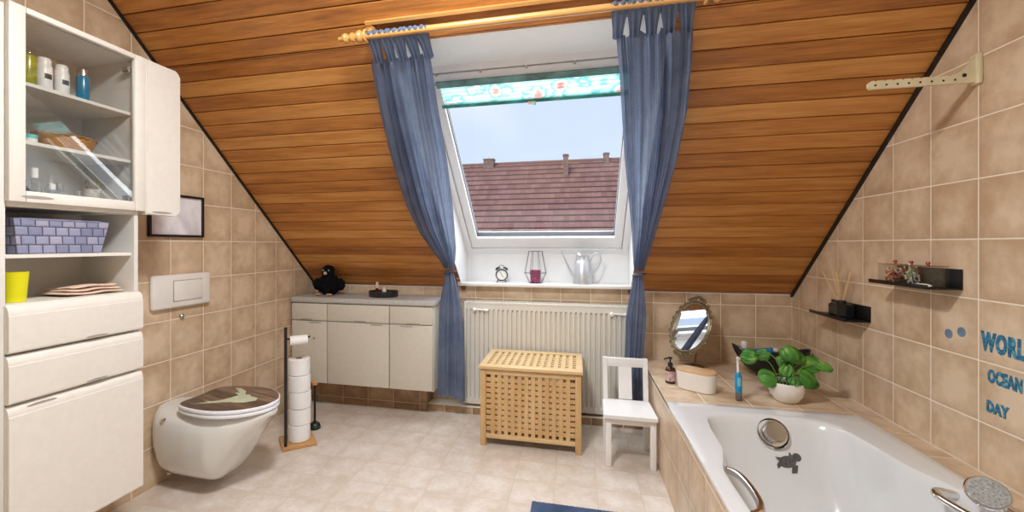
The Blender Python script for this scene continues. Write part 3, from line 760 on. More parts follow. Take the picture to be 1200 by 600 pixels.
# woven basket, yellow cup, folded cloth on the open shelves
def grey_weave():
    t = NT('blue grey woven strap'); c = t.coord(); sp = t.new('ShaderNodeSeparateXYZ'); t.link(c, sp.inputs[0])
    def chk(a, s, off=0):
        return t.math('FLOOR', t.math('DIVIDE', t.math('ADD', a, off), s))
    s = .030
    u = t.math('ADD', sp.outputs[1], sp.outputs[0]); v = sp.outputs[2]
    cb_ = t.new('ShaderNodeCombineXYZ'); u = t.math('ADD', u, t.math('MULTIPLY', chk(v, s), s*.62)); t.put(cb_.inputs[0], chk(u, s*1.3)); t.put(cb_.inputs[1], chk(v, s))
    wn = t.new('ShaderNodeTexWhiteNoise'); t.link(cb_.outputs[0], wn.inputs['Vector'])
    fu = t.math('FRACT', t.math('DIVIDE', u, s*1.3)); fv = t.math('FRACT', t.math('DIVIDE', v, s))
    d = t.math('MINIMUM', t.math('MINIMUM', fu, t.math('SUBTRACT', 1.0, fu)), t.math('MINIMUM', fv, t.math('SUBTRACT', 1.0, fv)))
    col = t.ramp(wn.outputs['Value'], [(0, lin((128, 132, 162))), (.5, lin((152, 156, 184))), (1, lin((172, 168, 190)))])
    t.link(t.mix(t.math('LESS_THAN', d, .05), col, lin((84, 84, 104))), t.b.inputs['Base Color']); t.b.inputs['Roughness'].default_value = .8
    t.bump(t.math('MINIMUM', t.math('MULTIPLY', d, 5.0), 1.0), .8, .003); return t.m
t = thing('woven_basket', 'blue grey woven strap basket on the open shelf', 'basket', (-1.85, 1.165, 1.1465))
def bsk(u, v, rr=0):
    k = 1+.15*v; n_ = u*4; sid = int(n_) % 4; f = n_-int(n_)
    cs = [(-1, -1), (1, -1), (1, 1), (-1, 1)]; a, c = cs[sid], cs[(sid+1) % 4]
    return Vector((lerp(a[0], c[0], f)*(.095-rr)*k, lerp(a[1], c[1], f)*(.125-rr)*k, .002+v*.112))
b = MB(); V = b.grid(bsk, 40, 6, closeu=True); b.b.faces.new([V[i][0] for i in range(40)])
b.build('basket_body', grey_weave(), t, smooth=0, solid=.005)
b = MB(); b.tube([bsk((k+.5)/16, 1) for k in range(16)], .004, 8, closed=True); b.build('rim', fabric('basket rim', (150, 152, 178), (110, 112, 140)), t)
b = MB(); b.tube([(0+.01*math.sin(k), -.05+.012*k, .106+.006*math.sin(k*1.7)) for k in range(8)], .004, 8)
tag(b.build('hair_tie', m_black, loc=(-1.85, 1.165, 1.139)), 'black cord lying on top of the blue grey basket', 'hair tie')
MB_ = MB().lathe([(.001, 0), (.026, 0), (.034, .098), (.032, .098), (.0245, .003), (.001, .003)], n=30)
tag(MB_.build('plastic_cup', plain('bright yellow plastic', (226, 220, 20), .35, var=.03), loc=(-1.785, 1.05, .9905)), 'bright yellow plastic cup at the left of the open shelf', 'cup')
b = MB()
for k in range(3):
    def cl(u, v, k=k):
        a = v*2*PI; rx, rz = .085-.006*k, .0055
        ex = abs(math.cos(a))**.5*math.copysign(1, math.cos(a)); ez = abs(math.sin(a))**.7*math.copysign(1, math.sin(a))
        y = lerp(-.105+.012*k, .105-.01*k, u); kk = min(1, min(u, 1-u)*12)**.5
        return Vector((ex*rx*(.9+.1*kk), y, .0065+k*.0095+ez*rz*kk+.002*math.sin(y*50+k)+.0025*k*math.sin(ex*2)))
    V = b.grid(cl, 30, 25)
tag(b.build('folded_cloth', fabric('peach towel', (232, 206, 186), (208, 176, 154), 120), smooth=70, loc=(-1.84, 1.285, .992), weld=True), 'folded peach coloured cloth lying on the lower open shelf', 'towel')
# ------------------------------------------------------------------ picture, flush plate, wall hook
pf = thing('picture_frame', 'thin black picture frame with pale print on the left wall above the flush plate', 'picture', (XL, 1.84, 1.325)); q = pf.location
b = MB(); y0, y1, za, zb_ = 1.682, 1.998, 1.216, 1.434; w = .012
for a, c in (((XL+.002, y0, za), (XL+.018, y0+w, zb_)), ((XL+.002, y1-w, za), (XL+.018, y1, zb_)), ((XL+.002, y0+w, za), (XL+.018, y1-w, za+w)), ((XL+.002, y0+w, zb_-w), (XL+.018, y1-w, zb_))): B(b, a, c, .001)
b.build('frame', m_black, pf, smooth=0)
pic = NT('pale drawing'); c_ = pic.coord()
nz = pic.noise(pic.scale(c_, (1, 1, .6)), 11, 4, .6)
pic.link(pic.ramp(nz, [(.36, lin((214, 211, 216))), (.5, lin((232, 230, 236))), (.6, lin((242, 240, 244)))]), pic.b.inputs['Base Color']); pic.b.inputs['Roughness'].default_value = .25
B(MB(), (XL+.002, y0+w, za+w), (XL+.009, y1-w, zb_-w), 0).build('print', pic.m, pf, smooth=0)
fp = thing('flush_plate', 'white flush plate with a rectangular button on the left wall above the toilet', 'flush plate', (XL, 1.86, .94)); q = fp.location
b = MB(); B(b, (XL+.001, 1.690, .856), (XL+.026, 2.034, 1.026), .014, seg=4); b.build('plate', m_white, fp)
B(MB(), (XL+.0255, 1.80, .888), (XL+.0275, 1.975, .996), .001).build('button_gap', plain('grey button gap', (150, 146, 140), .5), fp)
B(MB(), (XL+.0265, 1.803, .891), (XL+.0305, 1.972, .993), .002).build('button', m_white, fp)
t = MB().lathe([(.001, 0), (.012, 0), (.012, .012), (.008, .016), (.001, .017)], n=16, axis='X').build('wall_hook', m_steel, loc=(XL, 1.868, .806)); tag(t, 'tiny steel wall hook just below the flush plate', 'hook')

# ------------------------------------------------------------------ toilet
TYC = 1.816
to = thing('toilet', 'white wall hung toilet with dark wood effect lid', 'toilet', (XL, TYC, 0)); q = to.location
wid = [(0, .100), (.02, .125), (.06, .148), (.12, .160), (.25, .172), (.36, .170), (.45, .148), (.52, .112), (.57, .066), (.60, .02)]
bot = [(0, .080), (.05, .062), (.12, .056), (.33, .056), (.36, .066), (.40, .115), (.46, .210), (.52, .290), (.57, .345), (.60, .372)]
def bowl(u, v):
    x = .602*u; w = interp(wid, x); zb2 = interp(bot, x); zt2 = .388
    a = v*2*PI
    cx_, sz = math.cos(a), math.sin(a)
    ex = math.copysign(abs(cx_)**.55, cx_); ez = math.copysign(abs(sz)**.42, sz)
    zc_, hh = (zb2+zt2)/2, (zt2-zb2)/2
    z = zc_+hh*ez
    f = (z-zb2)/(zt2-zb2); taper = lerp(.64, 1, max(0, min(1, f*1.9))**.6)
    return Vector((x, ex*w*taper, z))
b = MB(); us = 40; V = b.grid(lambda u, v: bowl(u, v) if v < 1 else bowl(u, 1), us, 49)
b.b.faces.new([V[0][j] for j in range(48)]); b.b.faces.new([V[us-1][j] for j in range(48)][::-1])
b.build('bowl', m_cer, to, smooth=60, weld=True)
MB().lathe([(.001, 0), (.016, 0), (.015, -.010), (.008, -.016), (.001, -.016)], (.11, -.139, .345), 16, axis='Y').build('side_bolt', m_chrome, to)
MB().lathe([(.001, 0), (.013, 0), (.013, .008), (.001, .010)], (.05, -.06, .052), 12).build('fixing_cap', m_steel, to)
def seat_outline(g=0):
    P = [(.175-g*0, -.118-g), (.175, 0), (.175-g*0, .118+g), (.235, .156+g), (.34, .174+g), (.44, .165+g), (.53, .122+g*.8), (.585, .055+g*.5), (.598+g, 0), (.585, -.055-g*.5), (.53, -.122-g*.8), (.44, -.165-g), (.34, -.174-g), (.235, -.156-g)]
    S = spline([(x, y, 0) for x, y in P], 6); return [(p.x, p.y) for p in S]
def plate_mb(o, z0, z1, r=.005):
    b = MB(); n = len(o); cxx = sum(p[0] for p in o)/n
    def ring(k, z): return [b.b.verts.new((cxx+(x-cxx)*k, y*k, z)) for x, y in o]
    R = [ring(.985, z0), ring(1, z0+r*.6), ring(1, z1-r*.6), ring(.985, z1)]
    for a, c in zip(R, R[1:]):
        for i in range(n): b.b.faces.new((a[i], a[(i+1) % n], c[(i+1) % n], c[i]))
    b.b.faces.new(R[0][::-1]); b.b.faces.new(R[-1]); return b
o1 = seat_outline()
m_seat = plain('white seat plastic', (238, 240, 246), .2, var=.01)
plate_mb(o1, .392, .408).build('seat', m_seat, to, smooth=50)
ld = plate_mb(seat_outline(.001), .411, .428).build('lid', m_seat, to, smooth=50)
def plankwood():
    t = NT('dark board print'); c = t.coord()
    m = t.new('ShaderNodeMapping'); m.inputs['Rotation'].default_value = (0, 0, .25); t.link(c, m.inputs[0])
    sp = t.new('ShaderNodeSeparateXYZ'); t.link(m.outputs[0], sp.inputs[0])
    id_ = t.math('FLOOR', t.math('DIVIDE', sp.outputs[1], .062)); fr = t.math('FRACT', t.math('DIVIDE', sp.outputs[1], .062))
    wn = t.new('ShaderNodeTexWhiteNoise', noise_dimensions='1D'); t.link(id_, wn.inputs['W'])
    n = t.noise(t.scale(m.outputs[0], (4, 50, 10)), 2, 5, .7)
    k = t.math('ADD', t.math('MULTIPLY', n, .8), t.math('MULTIPLY', wn.outputs['Value'], .25))
    col = t.ramp(k, [(.35, lin((58, 42, 34))), (.55, lin((104, 80, 64))), (.75, lin((146, 122, 102)))])
    t.link(t.mix(t.math('LESS_THAN', fr, .05), col, lin((36, 26, 22))), t.b.inputs['Base Color']); t.b.inputs['Roughness'].default_value = .3
    return t.m
b = MB(); o2 = seat_outline(-.004); n = len(o2); cxx = .385
A = [b.b.verts.new((cxx+(x-cxx)*.985, y*.985, .4295)) for x, y in o2]; C2 = [b.b.verts.new((cxx+(x-cxx)*.985, y*.985, .4275)) for x, y in o2]
b.b.faces.new(A)
for i in range(n): b.b.faces.new((A[i], A[(i+1) % n], C2[(i+1) % n], C2[i]))
lab(b.build('lid_print', plankwood(), ld, smooth=0), 'dark wood plank print')
# stag shape on the lid: head, neck and antlers
def flat(poly, z, name, mat, parent):
    b = MB(); b.prism(poly, 'Z', z, z+.0006); return b.build(name, mat, parent, smooth=0)
sx = lambda X, Y: (X*1.0275-XL, Y*1.0275-TYC)
deer = [(-1.457, 1.759), (-1.476, 1.789), (-1.520, 1.800), (-1.545, 1.822), (-1.566, 1.815), (-1.60, 1.86), (-1.655, 1.892), (-1.69, 1.885), (-1.63, 1.862), (-1.665, 1.868), (-1.61, 1.832), (-1.64, 1.832), (-1.592, 1.802), (-1.60, 1.772), (-1.62, 1.728), (-1.65, 1.700), (-1.695, 1.700), (-1.655, 1.690), (-1.715, 1.655), (-1.640, 1.680), (-1.600, 1.700), (-1.560, 1.715), (-1.54, 1.712), (-1.49, 1.724)]
flat([sx(*p) for p in deer], .4296, 'stag_print', plain('pale green print', (198, 204, 172), .4), ld)

# ------------------------------------------------------------------ toilet roll stand and rolls
st = thing('toilet_roll_stand', 'black toilet roll stand on a square wooden base next to the toilet', 'toilet roll stand', (-1.618, 2.298, 0), math.radians(43))
MB().box((-.094, -.094, 0), (.094, .094, .022), .003).build('base', m_oak, st)
MB().box((-.082, -.082, .0225), (-.066, -.066, .705), .002).build('pole', m_black, st)
MB().tube([(-.066, -.074, .636), (.052, -.074, .636), (.058, -.074, .642)], .005, 10).build('arm', m_black, st)
def roll(R=.061, h=.096):
    b = MB(); b.lathe([(.021, .002), (R-.003, .001), (R, .004), (R+.0008, h*.5), (R, h-.004), (R-.003, h-.001), (.021, h-.002)], n=40, caps=False)
    b.lathe([(.021, .002), (.021, h-.002)], n=40, caps=False)
    return b
def roll_thing(label, loc, rz=0):
    t = thing('toilet_roll', label, 'toilet roll', loc, rz, group='spare toilet rolls stacked on the stand')
    roll().build('paper', m_paper, t, smooth=40)
    b = MB(); b.lathe([(.0205, .0025), (.0205, .0935), (.0195, .0935), (.0195, .0025), (.0205, .0025)], n=28, caps=False); b.build('cardboard_core', plain('cardboard', (176, 150, 120), .9), t)
    return t
rc = Vector((-1.606, 2.298, .0225))
r0 = roll_thing('white toilet roll at the very bottom of the stack, on the wooden base', rc)
offs = [(0, 0), (.002, .002), (.005, 0), (.002, -.001), (-.003, .003)]
names = ['second white toilet roll from the bottom of the stack', 'white toilet roll in the middle of the stack of five', 'second white toilet roll from the top of the stack', 'topmost white toilet roll of the stack with its cardboard tube showing']
for i in range(4):
    dup(r0, rc+Vector((offs[i+1][0], offs[i+1][1], .0965*(i+1))), names[i], rz=i*1.3)
t = thing('toilet_roll', 'nearly used up toilet roll hanging on the arm of the black stand', 'toilet roll', (0, 0, 0))
t.location = Vector((-1.618, 2.298, .624))+Matrix.Rotation(math.radians(43), 3, 'Z') @ Vector((-.005, -.074, 0)); t.rotation_euler = (0, 0, math.radians(43))
MB().lathe([(.020, -.048), (.027, -.048), (.0275, 0), (.027, .048), (.020, .048)], n=30, axis='X', caps=False).build('paper', m_paper, t, smooth=40)
MB().lathe([(.0198, -.048), (.0198, .048), (.0188, .048), (.0188, -.048), (.0198, -.048)], n=24, axis='X', caps=False).build('cardboard_core', plain('cardboard inner', (176, 150, 120), .9), t)
tb = thing('toilet_brush', 'black toilet brush with slim handle behind the stack of rolls', 'toilet brush', (-1.635, 2.50, 0))
MB().lathe([(.001, 0), (.035, 0), (.037, .008), (.030, .03), (.012, .045), (.001, .046)], n=24).build('foot', m_black, tb)
MB().lathe([(.0355, .008), (.0365, .014), (.033, .022), (.0315, .022)], n=24, caps=False).build('foot_ring', plain('dark green ring', (30, 70, 62), .2), tb)
MB().tube([(0, 0, .045), (0, 0, .28)], .007, 12).build('handle', m_black, tb)
MB().lathe([(.001, .28), (.018, .28), (.019, .295), (.010, .306), (.001, .307)], n=20).build('handle_knob', m_oak, tb)

# ------------------------------------------------------------------ rug
b = MB(); rx0, rx1, ry0, ry1 = -.197, .36, 1.42, 1.997
def rug(u, v):
    return Vector((lerp(rx0, rx1, u), lerp(ry0, ry1, v), .013+.004*noise.noise(Vector((u*90, v*90, 0)))))
V = b.grid(rug, 110, 110)
B0 = [V[i][0] for i in range(110)]+[V[109][j] for j in range(1, 110)]+[V[i][109] for i in range(108, -1, -1)]+[V[0][j] for j in range(108, 0, -1)]
L_ = [b.b.verts.new((v.co.x, v.co.y, .0005)) for v in B0]
for i in range(len(B0)): b.b.faces.new((B0[i], B0[(i+1) % len(B0)], L_[(i+1) % len(B0)], L_[i]))
b.b.faces.new(L_)
tag(b.build('bath_mat', m_rug, smooth=60), 'navy blue bath mat lying on the tiled floor', 'bath mat')

# ------------------------------------------------------------------ sill things
t = thing('alarm_clock', 'small black twin bell alarm clock on the window sill', 'clock', (-.528, 3.125, .905), math.radians(12))
MB().lathe([(.001, .014), (.040, .014), (.044, .010), (.044, -.016), (.040, -.020), (.037, -.020), (.037, -.012), (.001, -.012)], (0, 0, .055), 36, axis='Y').build('case', m_black, t)
MB().lathe([(.001, -.0125), (.037, -.0125), (.037, -.0135), (.001, -.0137)], (0, 0, .055), 36, axis='Y').build('dial', m_white, t)
b = MB()
b.box((-.0012, -.0150, .055), (.0012, -.0142, .082), 0, M=rot('Y', -.5, (0, 0, .055))); b.box((-.0016, -.0150, .055), (.0016, -.0142, .074), 0, M=rot('Y', 2.6, (0, 0, .055)))
for k in range(12): b.box((-.0008, -.0145, .087), (.0008, -.014, .091), 0, M=rot('Y', k*PI/6, (0, 0, .055)))
b.build('hand', m_black, t, smooth=0)
for s in (-1, 1):
    b = MB(); b.lathe([(.001, .016), (.012, .014), (.019, .007), (.021, 0), (.001, 0)], n=20); b2 = b
    bmesh.ops.transform(b.b, matrix=Matrix.Translation((s*.026, 0, .095)) @ Matrix.Rotation(s*.5, 4, 'Y'), verts=b.b.verts); b.build('bell', m_black, t)
    MB().tube([(s*.025, 0, .018), (s*.034, 0, 0)], [.004, .003], 8).build('foot', m_black, t)
MB().tube([(-.02, 0, .112), (-.012, 0, .122), (.012, 0, .122), (.02, 0, .112)], .002, 8).build('handle', m_black, t)
t = thing('wire_lantern', 'black geometric wire lantern on the window sill', 'lantern', (-.285, 3.125, .905))
b = MB(); n = 8
rr = [(.044, .002), (.080, .072), (.050, .226)]
for k in range(n):
    a = 2*PI*(k+.5)/n; a2 = 2*PI*(k+1.5)/n; P = [Vector((r*math.cos(a), r*math.sin(a), z)) for r, z in rr]; Q = [Vector((r*math.cos(a2), r*math.sin(a2), z)) for r, z in rr]
    b.tube(P, .0014, 6)
    for i in range(3): b.tube([P[i], Q[i]], .0014, 6)
b.build('wire_frame', m_black, t)
MB().lathe([(.001, 0), (.046, 0), (.046, .004), (.001, .004)], n=n).build('base_plate', m_black, t, smooth=0)
tag(MB().lathe([(.001, 0), (.036, 0), (.037, .086), (.034, .088), (.030, .082), (.001, .081)], n=28).build('candle', plain('raspberry wax', (150, 66, 98), .5, var=.25, nscale=50), loc=(-.285, 3.125, .9095)), 'raspberry pink candle inside the wire lantern', 'candle')
t = thing('watering_can', 'tall slim galvanised watering can on the window sill', 'watering can', (.04, 3.125, .905))
m_galv = plain('galvanised steel', (205, 206, 208), .38, metal=.75, var=.05, nscale=30)
MB().lathe([(.001, 0), (.066, 0), (.066, .004), (.054, .152), (.050, .158), (.046, .168), (.046, .196), (.048, .198), (.044, .197), (.044, .166), (.05, .15), (.060, .008), (.001, .006)], n=40).build('can_body', m_galv, t)
b = MB()
def hood(u, v):
    a = lerp(-PI*.42, PI*.42, u)+PI; return Vector((.044*math.cos(a)*(1-.15*v), .044*math.sin(a)*(1-.15*v), .196+.030*v*math.cos(a+PI)))
b.grid(hood, 20, 6); b.build('hood', m_galv, t, solid=.0015)
MB().tube([(-.055, 0, .055), (-.085, 0, .10), (-.120, 0, .175), (-.142, 0, .232)], [.013, .009, .006, .006], 14).build('spout', m_galv, t)
MB().tube([(.048, 0, .150), (.066, 0, .198), (.09, 0, .215), (.118, 0, .200), (.125, 0, .170), (.105, 0, .120), (.062, 0, .055)], .0055, 12).build('handle', m_galv, t)

# ------------------------------------------------------------------ tiled surround of the tub
TX0, TX1, TY0, TY1 = .412, 1.186, .50, 2.205
DZ = .430
su = thing('tiled_bath_surround', 'beige tiled ledge and side wall built around the bathtub', 'bath surround', (0, 0, 0))
b = MB(); b.box((.420, .38, 0), (.450, YB-.002, DZ-.0005)); b.build('apron_wall', m_tAp, su, smooth=0)
b = MB(); b.box((.420, TY1-.012, DZ-.02), (XR-.001, YB-.001, DZ)); b.box((TX1-.012, .38, DZ-.02), (XR-.001, TY1-.012, DZ)); b.build('ledge_top', m_tTop, su, smooth=0)
b = MB(); b.box((.451, TY1+.02, .0), (XR-.001, YB-.002, DZ-.021)); b.build('ledge_core', m_wallw, su, smooth=0)
b = MB(); b.box((.4165, TY1+.004, DZ-.006), (.4195, YB-.002, DZ+.001)); b.build('edge_strip', plain('pale edge strip', (224, 208, 186), .5), su, smooth=0)
b = MB(); b.box((XR-.0035, .4, DZ), (XR-.0005, YB-.004, DZ+.004)); b.box((.42, YB-.0035, DZ), (XR-.003, YB-.0005, DZ+.004)); b.build('silicone_joint', plain('pale silicone', (232, 220, 202), .5), su, smooth=0)

# ------------------------------------------------------------------ bathtub
tb_ = thing('bathtub', 'white built in bathtub with chrome grab handles', 'bathtub', (0, 0, 0))
CP = [(.522, 1.93), (.543, 2.03), (.61, 2.083), (.72, 2.102), (.86, 2.106), (.965, 2.085), (1.03, 2.01), (1.052, 1.88), (1.066, 1.74), (1.105, 1.63), (1.128, 1.50), (1.132, 1.2), (1.125, .9), (1.08, .72), (.98, .63), (.8, .60), (.62, .63), (.52, .72), (.474, .9), (.466, 1.2), (.464, 1.45), (.466, 1.57), (.490, 1.66), (.510, 1.74), (.516, 1.83)]
C = [(p.x, p.y) for p in spline([(x, y, 0) for x, y in CP], 8)]; N = len(C)
cx_, cy_ = .80, 1.35
def rect_hit(p):
    dx, dy = p[0]-cx_, p[1]-cy_
    ts = []
    if dx > 0: ts.append((TX1-cx_)/dx)
    if dx < 0: ts.append((TX0-cx_)/dx)
    if dy > 0: ts.append((TY1-cy_)/dy)
    if dy < 0: ts.append((TY0-cy_)/dy)
    t = min(ts); return [cx_+dx*t, cy_+dy*t]
O = [rect_hit(p) for p in C]
for c in ((TX0, TY0), (TX1, TY0), (TX1, TY1), (TX0, TY1)):
    i = min(range(N), key=lambda i: (O[i][0]-c[0])**2+(O[i][1]-c[1])**2); O[i] = list(c)
fcx, fcy = .80, 1.32
def floor_pt(p):
    x = fcx+(p[0]-fcx)*.66
    y = interp([(.60, .80), (1.0, 1.05), (1.5, 1.42), (2.11, 1.72)], p[1])
    return (x, y)
F = [floor_pt(p) for p in C]
RZt = .447
rings = []
b = MB()
def addring(fn): rings.append([b.b.verts.new(fn(i)) for i in range(N)])
addring(lambda i: (O[i][0], O[i][1], DZ+.001))
addring(lambda i: (O[i][0], O[i][1], RZt-.004))
addring(lambda i: (lerp(O[i][0], C[i][0], .06), lerp(O[i][1], C[i][1], .06), RZt))
for f in (.35, .65, .85): addring(lambda i: (lerp(O[i][0], C[i][0], f), lerp(O[i][1], C[i][1], f), RZt))
addring(lambda i: (C[i][0], C[i][1], RZt-.002))
prof = [(.02, .010), (.045, .030), (.075, .06), (.13, .12), (.22, .20), (.33, .275), (.46, .335), (.62, .368), (.80, .380), (.999, .384)]
for h, dz in prof:
    addring(lambda i: (lerp(C[i][0], lerp(F[i][0], fcx, .0), min(1, h*1.25)) if h < .8 else lerp(F[i][0], fcx, (h-.8)/.2*.5),
                       lerp(C[i][1], F[i][1], min(1, h*1.25)) if h < .8 else lerp(F[i][1], fcy, (h-.8)/.2*.5), RZt-dz))
addring(lambda i: (lerp(F[i][0], fcx, .98), lerp(F[i][1], fcy, .98), RZt-.386))
for a, c in zip(rings, rings[1:]):
    for i in range(N): b.b.faces.new((a[i], a[(i+1) % N], c[(i+1) % N], c[i]))
b.b.faces.new(rings[-1])
bmesh.ops.recalc_face_normals(b.b, faces=b.b.faces)
tree = BVHTree.FromBMesh(b.b)
shell = b.build('tub_shell', m_tub, tb_, smooth=50)
def hit(o, d):
    h, n_, _, _ = tree.ray_cast(Vector(o), Vector(d).normalized())
    if n_ is not None and n_.dot(Vector(d)) > 0: n_ = -n_
    return h, n_
# filler / overflow plate on the far end wall
h, n_ = hit((.80, 1.5, .387), (0, 1, 0))
if h is None: h, n_ = Vector((.8, 2.08, .387)), Vector((0, -1, .3)).normalized()
n_ = Vector((-.05, -1, .62)).normalized()
def oriented(mb, pos, nrm):
    R = Vector((0, 0, 1)).rotation_difference(nrm).to_matrix().to_4x4(); bmesh.ops.transform(mb.b, matrix=Matrix.Translation(pos) @ R, verts=mb.b.verts); return mb
of = oriented(MB().lathe([(.001, -.02), (.056, -.012), (.062, .002), (.058, .009), (.052, .004), (.040, .006), (.001, .006)], n=40), h, n_).build('overflow_plate', m_chrome, tb_)
kb = MB().lathe([(.001, .010), (.034, .010), (.040, .014), (.041, .030), (.036, .040), (.001, .041)], n=48)
oriented(kb, h, n_).build('overflow_knob', m_steel, of)
b = MB()
for k in range(24):
    a = 2*PI*k/24; b.tube([(.0405*math.cos(a), .0405*math.sin(a), .015), (.0405*math.cos(a), .0405*math.sin(a), .032)], .0022, 6)
oriented(b, h, n_).build('knob_ridge', m_chrome, of)
# grab handles
def handle(pts, r=.012):
    P = spline([Vector(p) for p in pts], 8, closed=False); b = MB(); b.tube(P, r, 14)
    for e in (pts[0], pts[-1]):
        pass
    return b.build('grab_handle', m_chrome, tb_)
handle([(.468, 1.655, .400), (.500, 1.650, .408), (.526, 1.615, .410), (.534, 1.54, .410), (.530, 1.46, .410), (.512, 1.41, .408), (.468, 1.395, .400)])
handle([(1.118, 1.605, .425), (1.060, 1.600, .436), (1.034, 1.560, .438), (1.045, 1.46, .438), (1.06, 1.38, .438), (1.130, 1.36, .425)], .011)
# hand shower lying on the rim
hs = thing('hand_shower', 'round chrome hand shower resting on the right rim of the bathtub', 'shower head', (1.105, 1.50, RZt+.002))
nn = Vector((-.35, -.62, .70)).normalized(); hc = Vector((0, 0, .040))
oriented(MB().lathe([(.001, -.028), (.016, -.028), (.034, -.016), (.044, -.004), (.046, .004), (.043, .008), (.001, .009)], n=44), hc, nn).build('shower_body', m_chrome, hs)
b = MB(); b.lathe([(.001, .009), (.040, .009), (.040, .0105), (.001, .011)], n=36)
for rr_, nn_ in ((.011, 6), (.022, 12), (.032, 18)):
    for k in range(nn_):
        a = 2*PI*k/nn_; b.lathe([(.001, .0105), (.002, .0105), (.0016, .0135), (.001, .0136)], (rr_*math.cos(a), rr_*math.sin(a), 0), 6)
oriented(b, hc, nn).build('spray_face', plain('grey nozzle plate', (170, 170, 168), .4, var=.15, nscale=150), hs)
MB().tube([(0.008, .012, .030), (.02, -.03, .014), (.03, -.10, .012), (.032, -.19, .013)], [.016, .012, .011, .012], 14).build('shower_handle', m_chrome, hs)
# turtle stickers on the tub wall
TU = [[(math.cos(a)*.026, math.sin(a)*.017) for a in [2*PI*k/22 for k in range(22)]],
      [(.026+.013*math.cos(a)+.006, .008+.012*math.sin(a)) for a in [2*PI*k/14 for k in range(14)]],
      [(.012, -.010), (.026, -.014), (.014, -.034), (-.002, -.032), (.004, -.020)],
      [(-.018, -.006), (-.036, -.014), (-.034, -.002), (-.024, .006)], [(-.012, .014), (-.030, .020), (-.026, .008)], [(.010, .014), (.018, .026), (.022, .012)]]
def decal(name, polys, c, U, V, s, mat, label, rotd=0, direction=(0, 1, -.2)):
    b = MB(); c = Vector(c); U = Vector(U).normalized(); V = Vector(V).normalized(); cr, sr = math.cos(rotd), math.sin(rotd)
    for pi_, P in enumerate(polys):
        P = [(x*cr-y*sr, x*sr+y*cr) for x, y in P]; vs = []
        for x, y in P:
            p = c+U*x*s+V*y*s; hh, nn2 = hit(p-Vector(direction).normalized()*.4, direction)
            if hh is None: hh, nn2 = p, Vector((0, -1, .3))
            vs.append(b.b.verts.new(hh+nn2*.0016))
        b.b.faces.new(vs)
    bmesh.ops.triangulate(b.b, faces=b.b.faces)
    return tag(b.build(name, mat, smooth=0, solid=.0006), label, 'sticker', 'turtle stickers in the bathtub')
m_tur = plain('dark grey turtle print', (92, 88, 86), .5, var=.3, nscale=120)
decal('turtle_sticker', TU, (.835, 1.99, .30), (1, 0, 0), (0, .3, 1), 1.25, m_tur, 'grey turtle sticker below the overflow knob on the bathtub wall', .25)
decal('turtle_sticker', TU, (.99, 1.73, .20), (1, 0, 0), (0, .3, 1), 1.0, m_tur, 'grey turtle sticker near the bathtub floor at the lower picture edge', -.3, direction=(.2, 1, -.5))

# ------------------------------------------------------------------ things on the ledge
t = thing('soap_dispenser', 'brown glass soap dispenser with pink label and black pump', 'soap dispenser', (.493, 2.545, DZ+.0015))
MB().lathe([(.001, 0), (.024, 0), (.026, .004), (.026, .070), (.020, .082), (.010, .088), (.010, .094), (.001, .094)], n=28).build('bottle_body', plain('brown glass', (66, 34, 24), .1), t)
b = MB(); b.grid(lambda u, v: Vector((.0267*math.cos(lerp(-PI*.98, -.1, u)), .0267*math.sin(lerp(-PI*.98, -.1, u)), lerp(.014, .066, v))), 20, 2); lab(b.build('bottle_label', plain('dusky pink label', (206, 176, 172), .6, var=.25, nscale=90), t), 'dusky pink paper label')
b = MB(); b.lathe([(.001, .094), (.013, .094), (.013, .108), (.004, .110), (.004, .128), (.011, .130), (.011, .138), (.001, .140)], n=18); b.tube([(0, 0, .134), (-.030, -.012, .132), (-.034, -.014, .126)], .004, 8); b.build('pump', m_black, t)
t = thing('storage_box', 'white oval storage box with a wooden lid on the tiled ledge', 'box', (.600, 2.455, DZ+.0015), math.radians(-34))
def stad(w, d, n=12):
    r = d; P = [(w-r+r*math.sin(a), -r*math.cos(a)) for a in [PI*k/n for k in range(n+1)]]; return P+[(-x, -y) for x, y in P]
def loft(secs, cap=True):
    b = MB(); R = [[b.b.verts.new((x, y, z)) for x, y in P] for P, z in secs]; n = len(R[0])
    for a, c in zip(R, R[1:]):
        for i in range(n): b.b.faces.new((a[i], a[(i+1) % n], c[(i+1) % n], c[i]))
    if cap: b.b.faces.new(R[0][::-1]); b.b.faces.new(R[-1])
    return b
loft([(stad(.088, .044), 0), (stad(.091, .047), .003), (stad(.098, .054), .092), (stad(.096, .052), .092), (stad(.094, .050), .085)]).build('box_body', m_white, t)
lb = loft([(stad(.0945, .0505), .0855), (stad(.0965, .0525), .0935), (stad(.0965, .0525), .101), (stad(.094, .050), .1035)]).build('lid', m_bamb, t)
t = thing('electric_toothbrush', 'blue and white electric toothbrush standing on the tiled ledge', 'toothbrush', (.757, 2.330, DZ+.0015), rot=(.0, -.03, 0))
MB().lathe([(.001, 0), (.013, 0), (.014, .004), (.014, .040)], n=22, caps=True).build('charging_foot', plain('speckled grip', (120, 112, 112), .4, var=.5, nscale=260), t)
MB().lathe([(.001, .040), (.0145, .040), (.0155, .075), (.015, .115), (.011, .130), (.007, .136), (.001, .136)], n=22).build('handle', plain('cyan blue plastic', (26, 144, 190), .3), t)
b = MB(); b.grid(lambda u, v: Vector((.0160*math.cos(lerp(-2.1, -1.2, u)), .0160*math.sin(lerp(-2.1, -1.2, u)), lerp(.072, .112, v))), 8, 6); b.build('button_strip', plain('light blue strip', (120, 200, 226), .3), t)
MB().tube([(0, 0, .134), (0, 0, .175), (0, 0, .198)], [.0055, .0045, .004], 12).build('brush_neck', m_white, t)
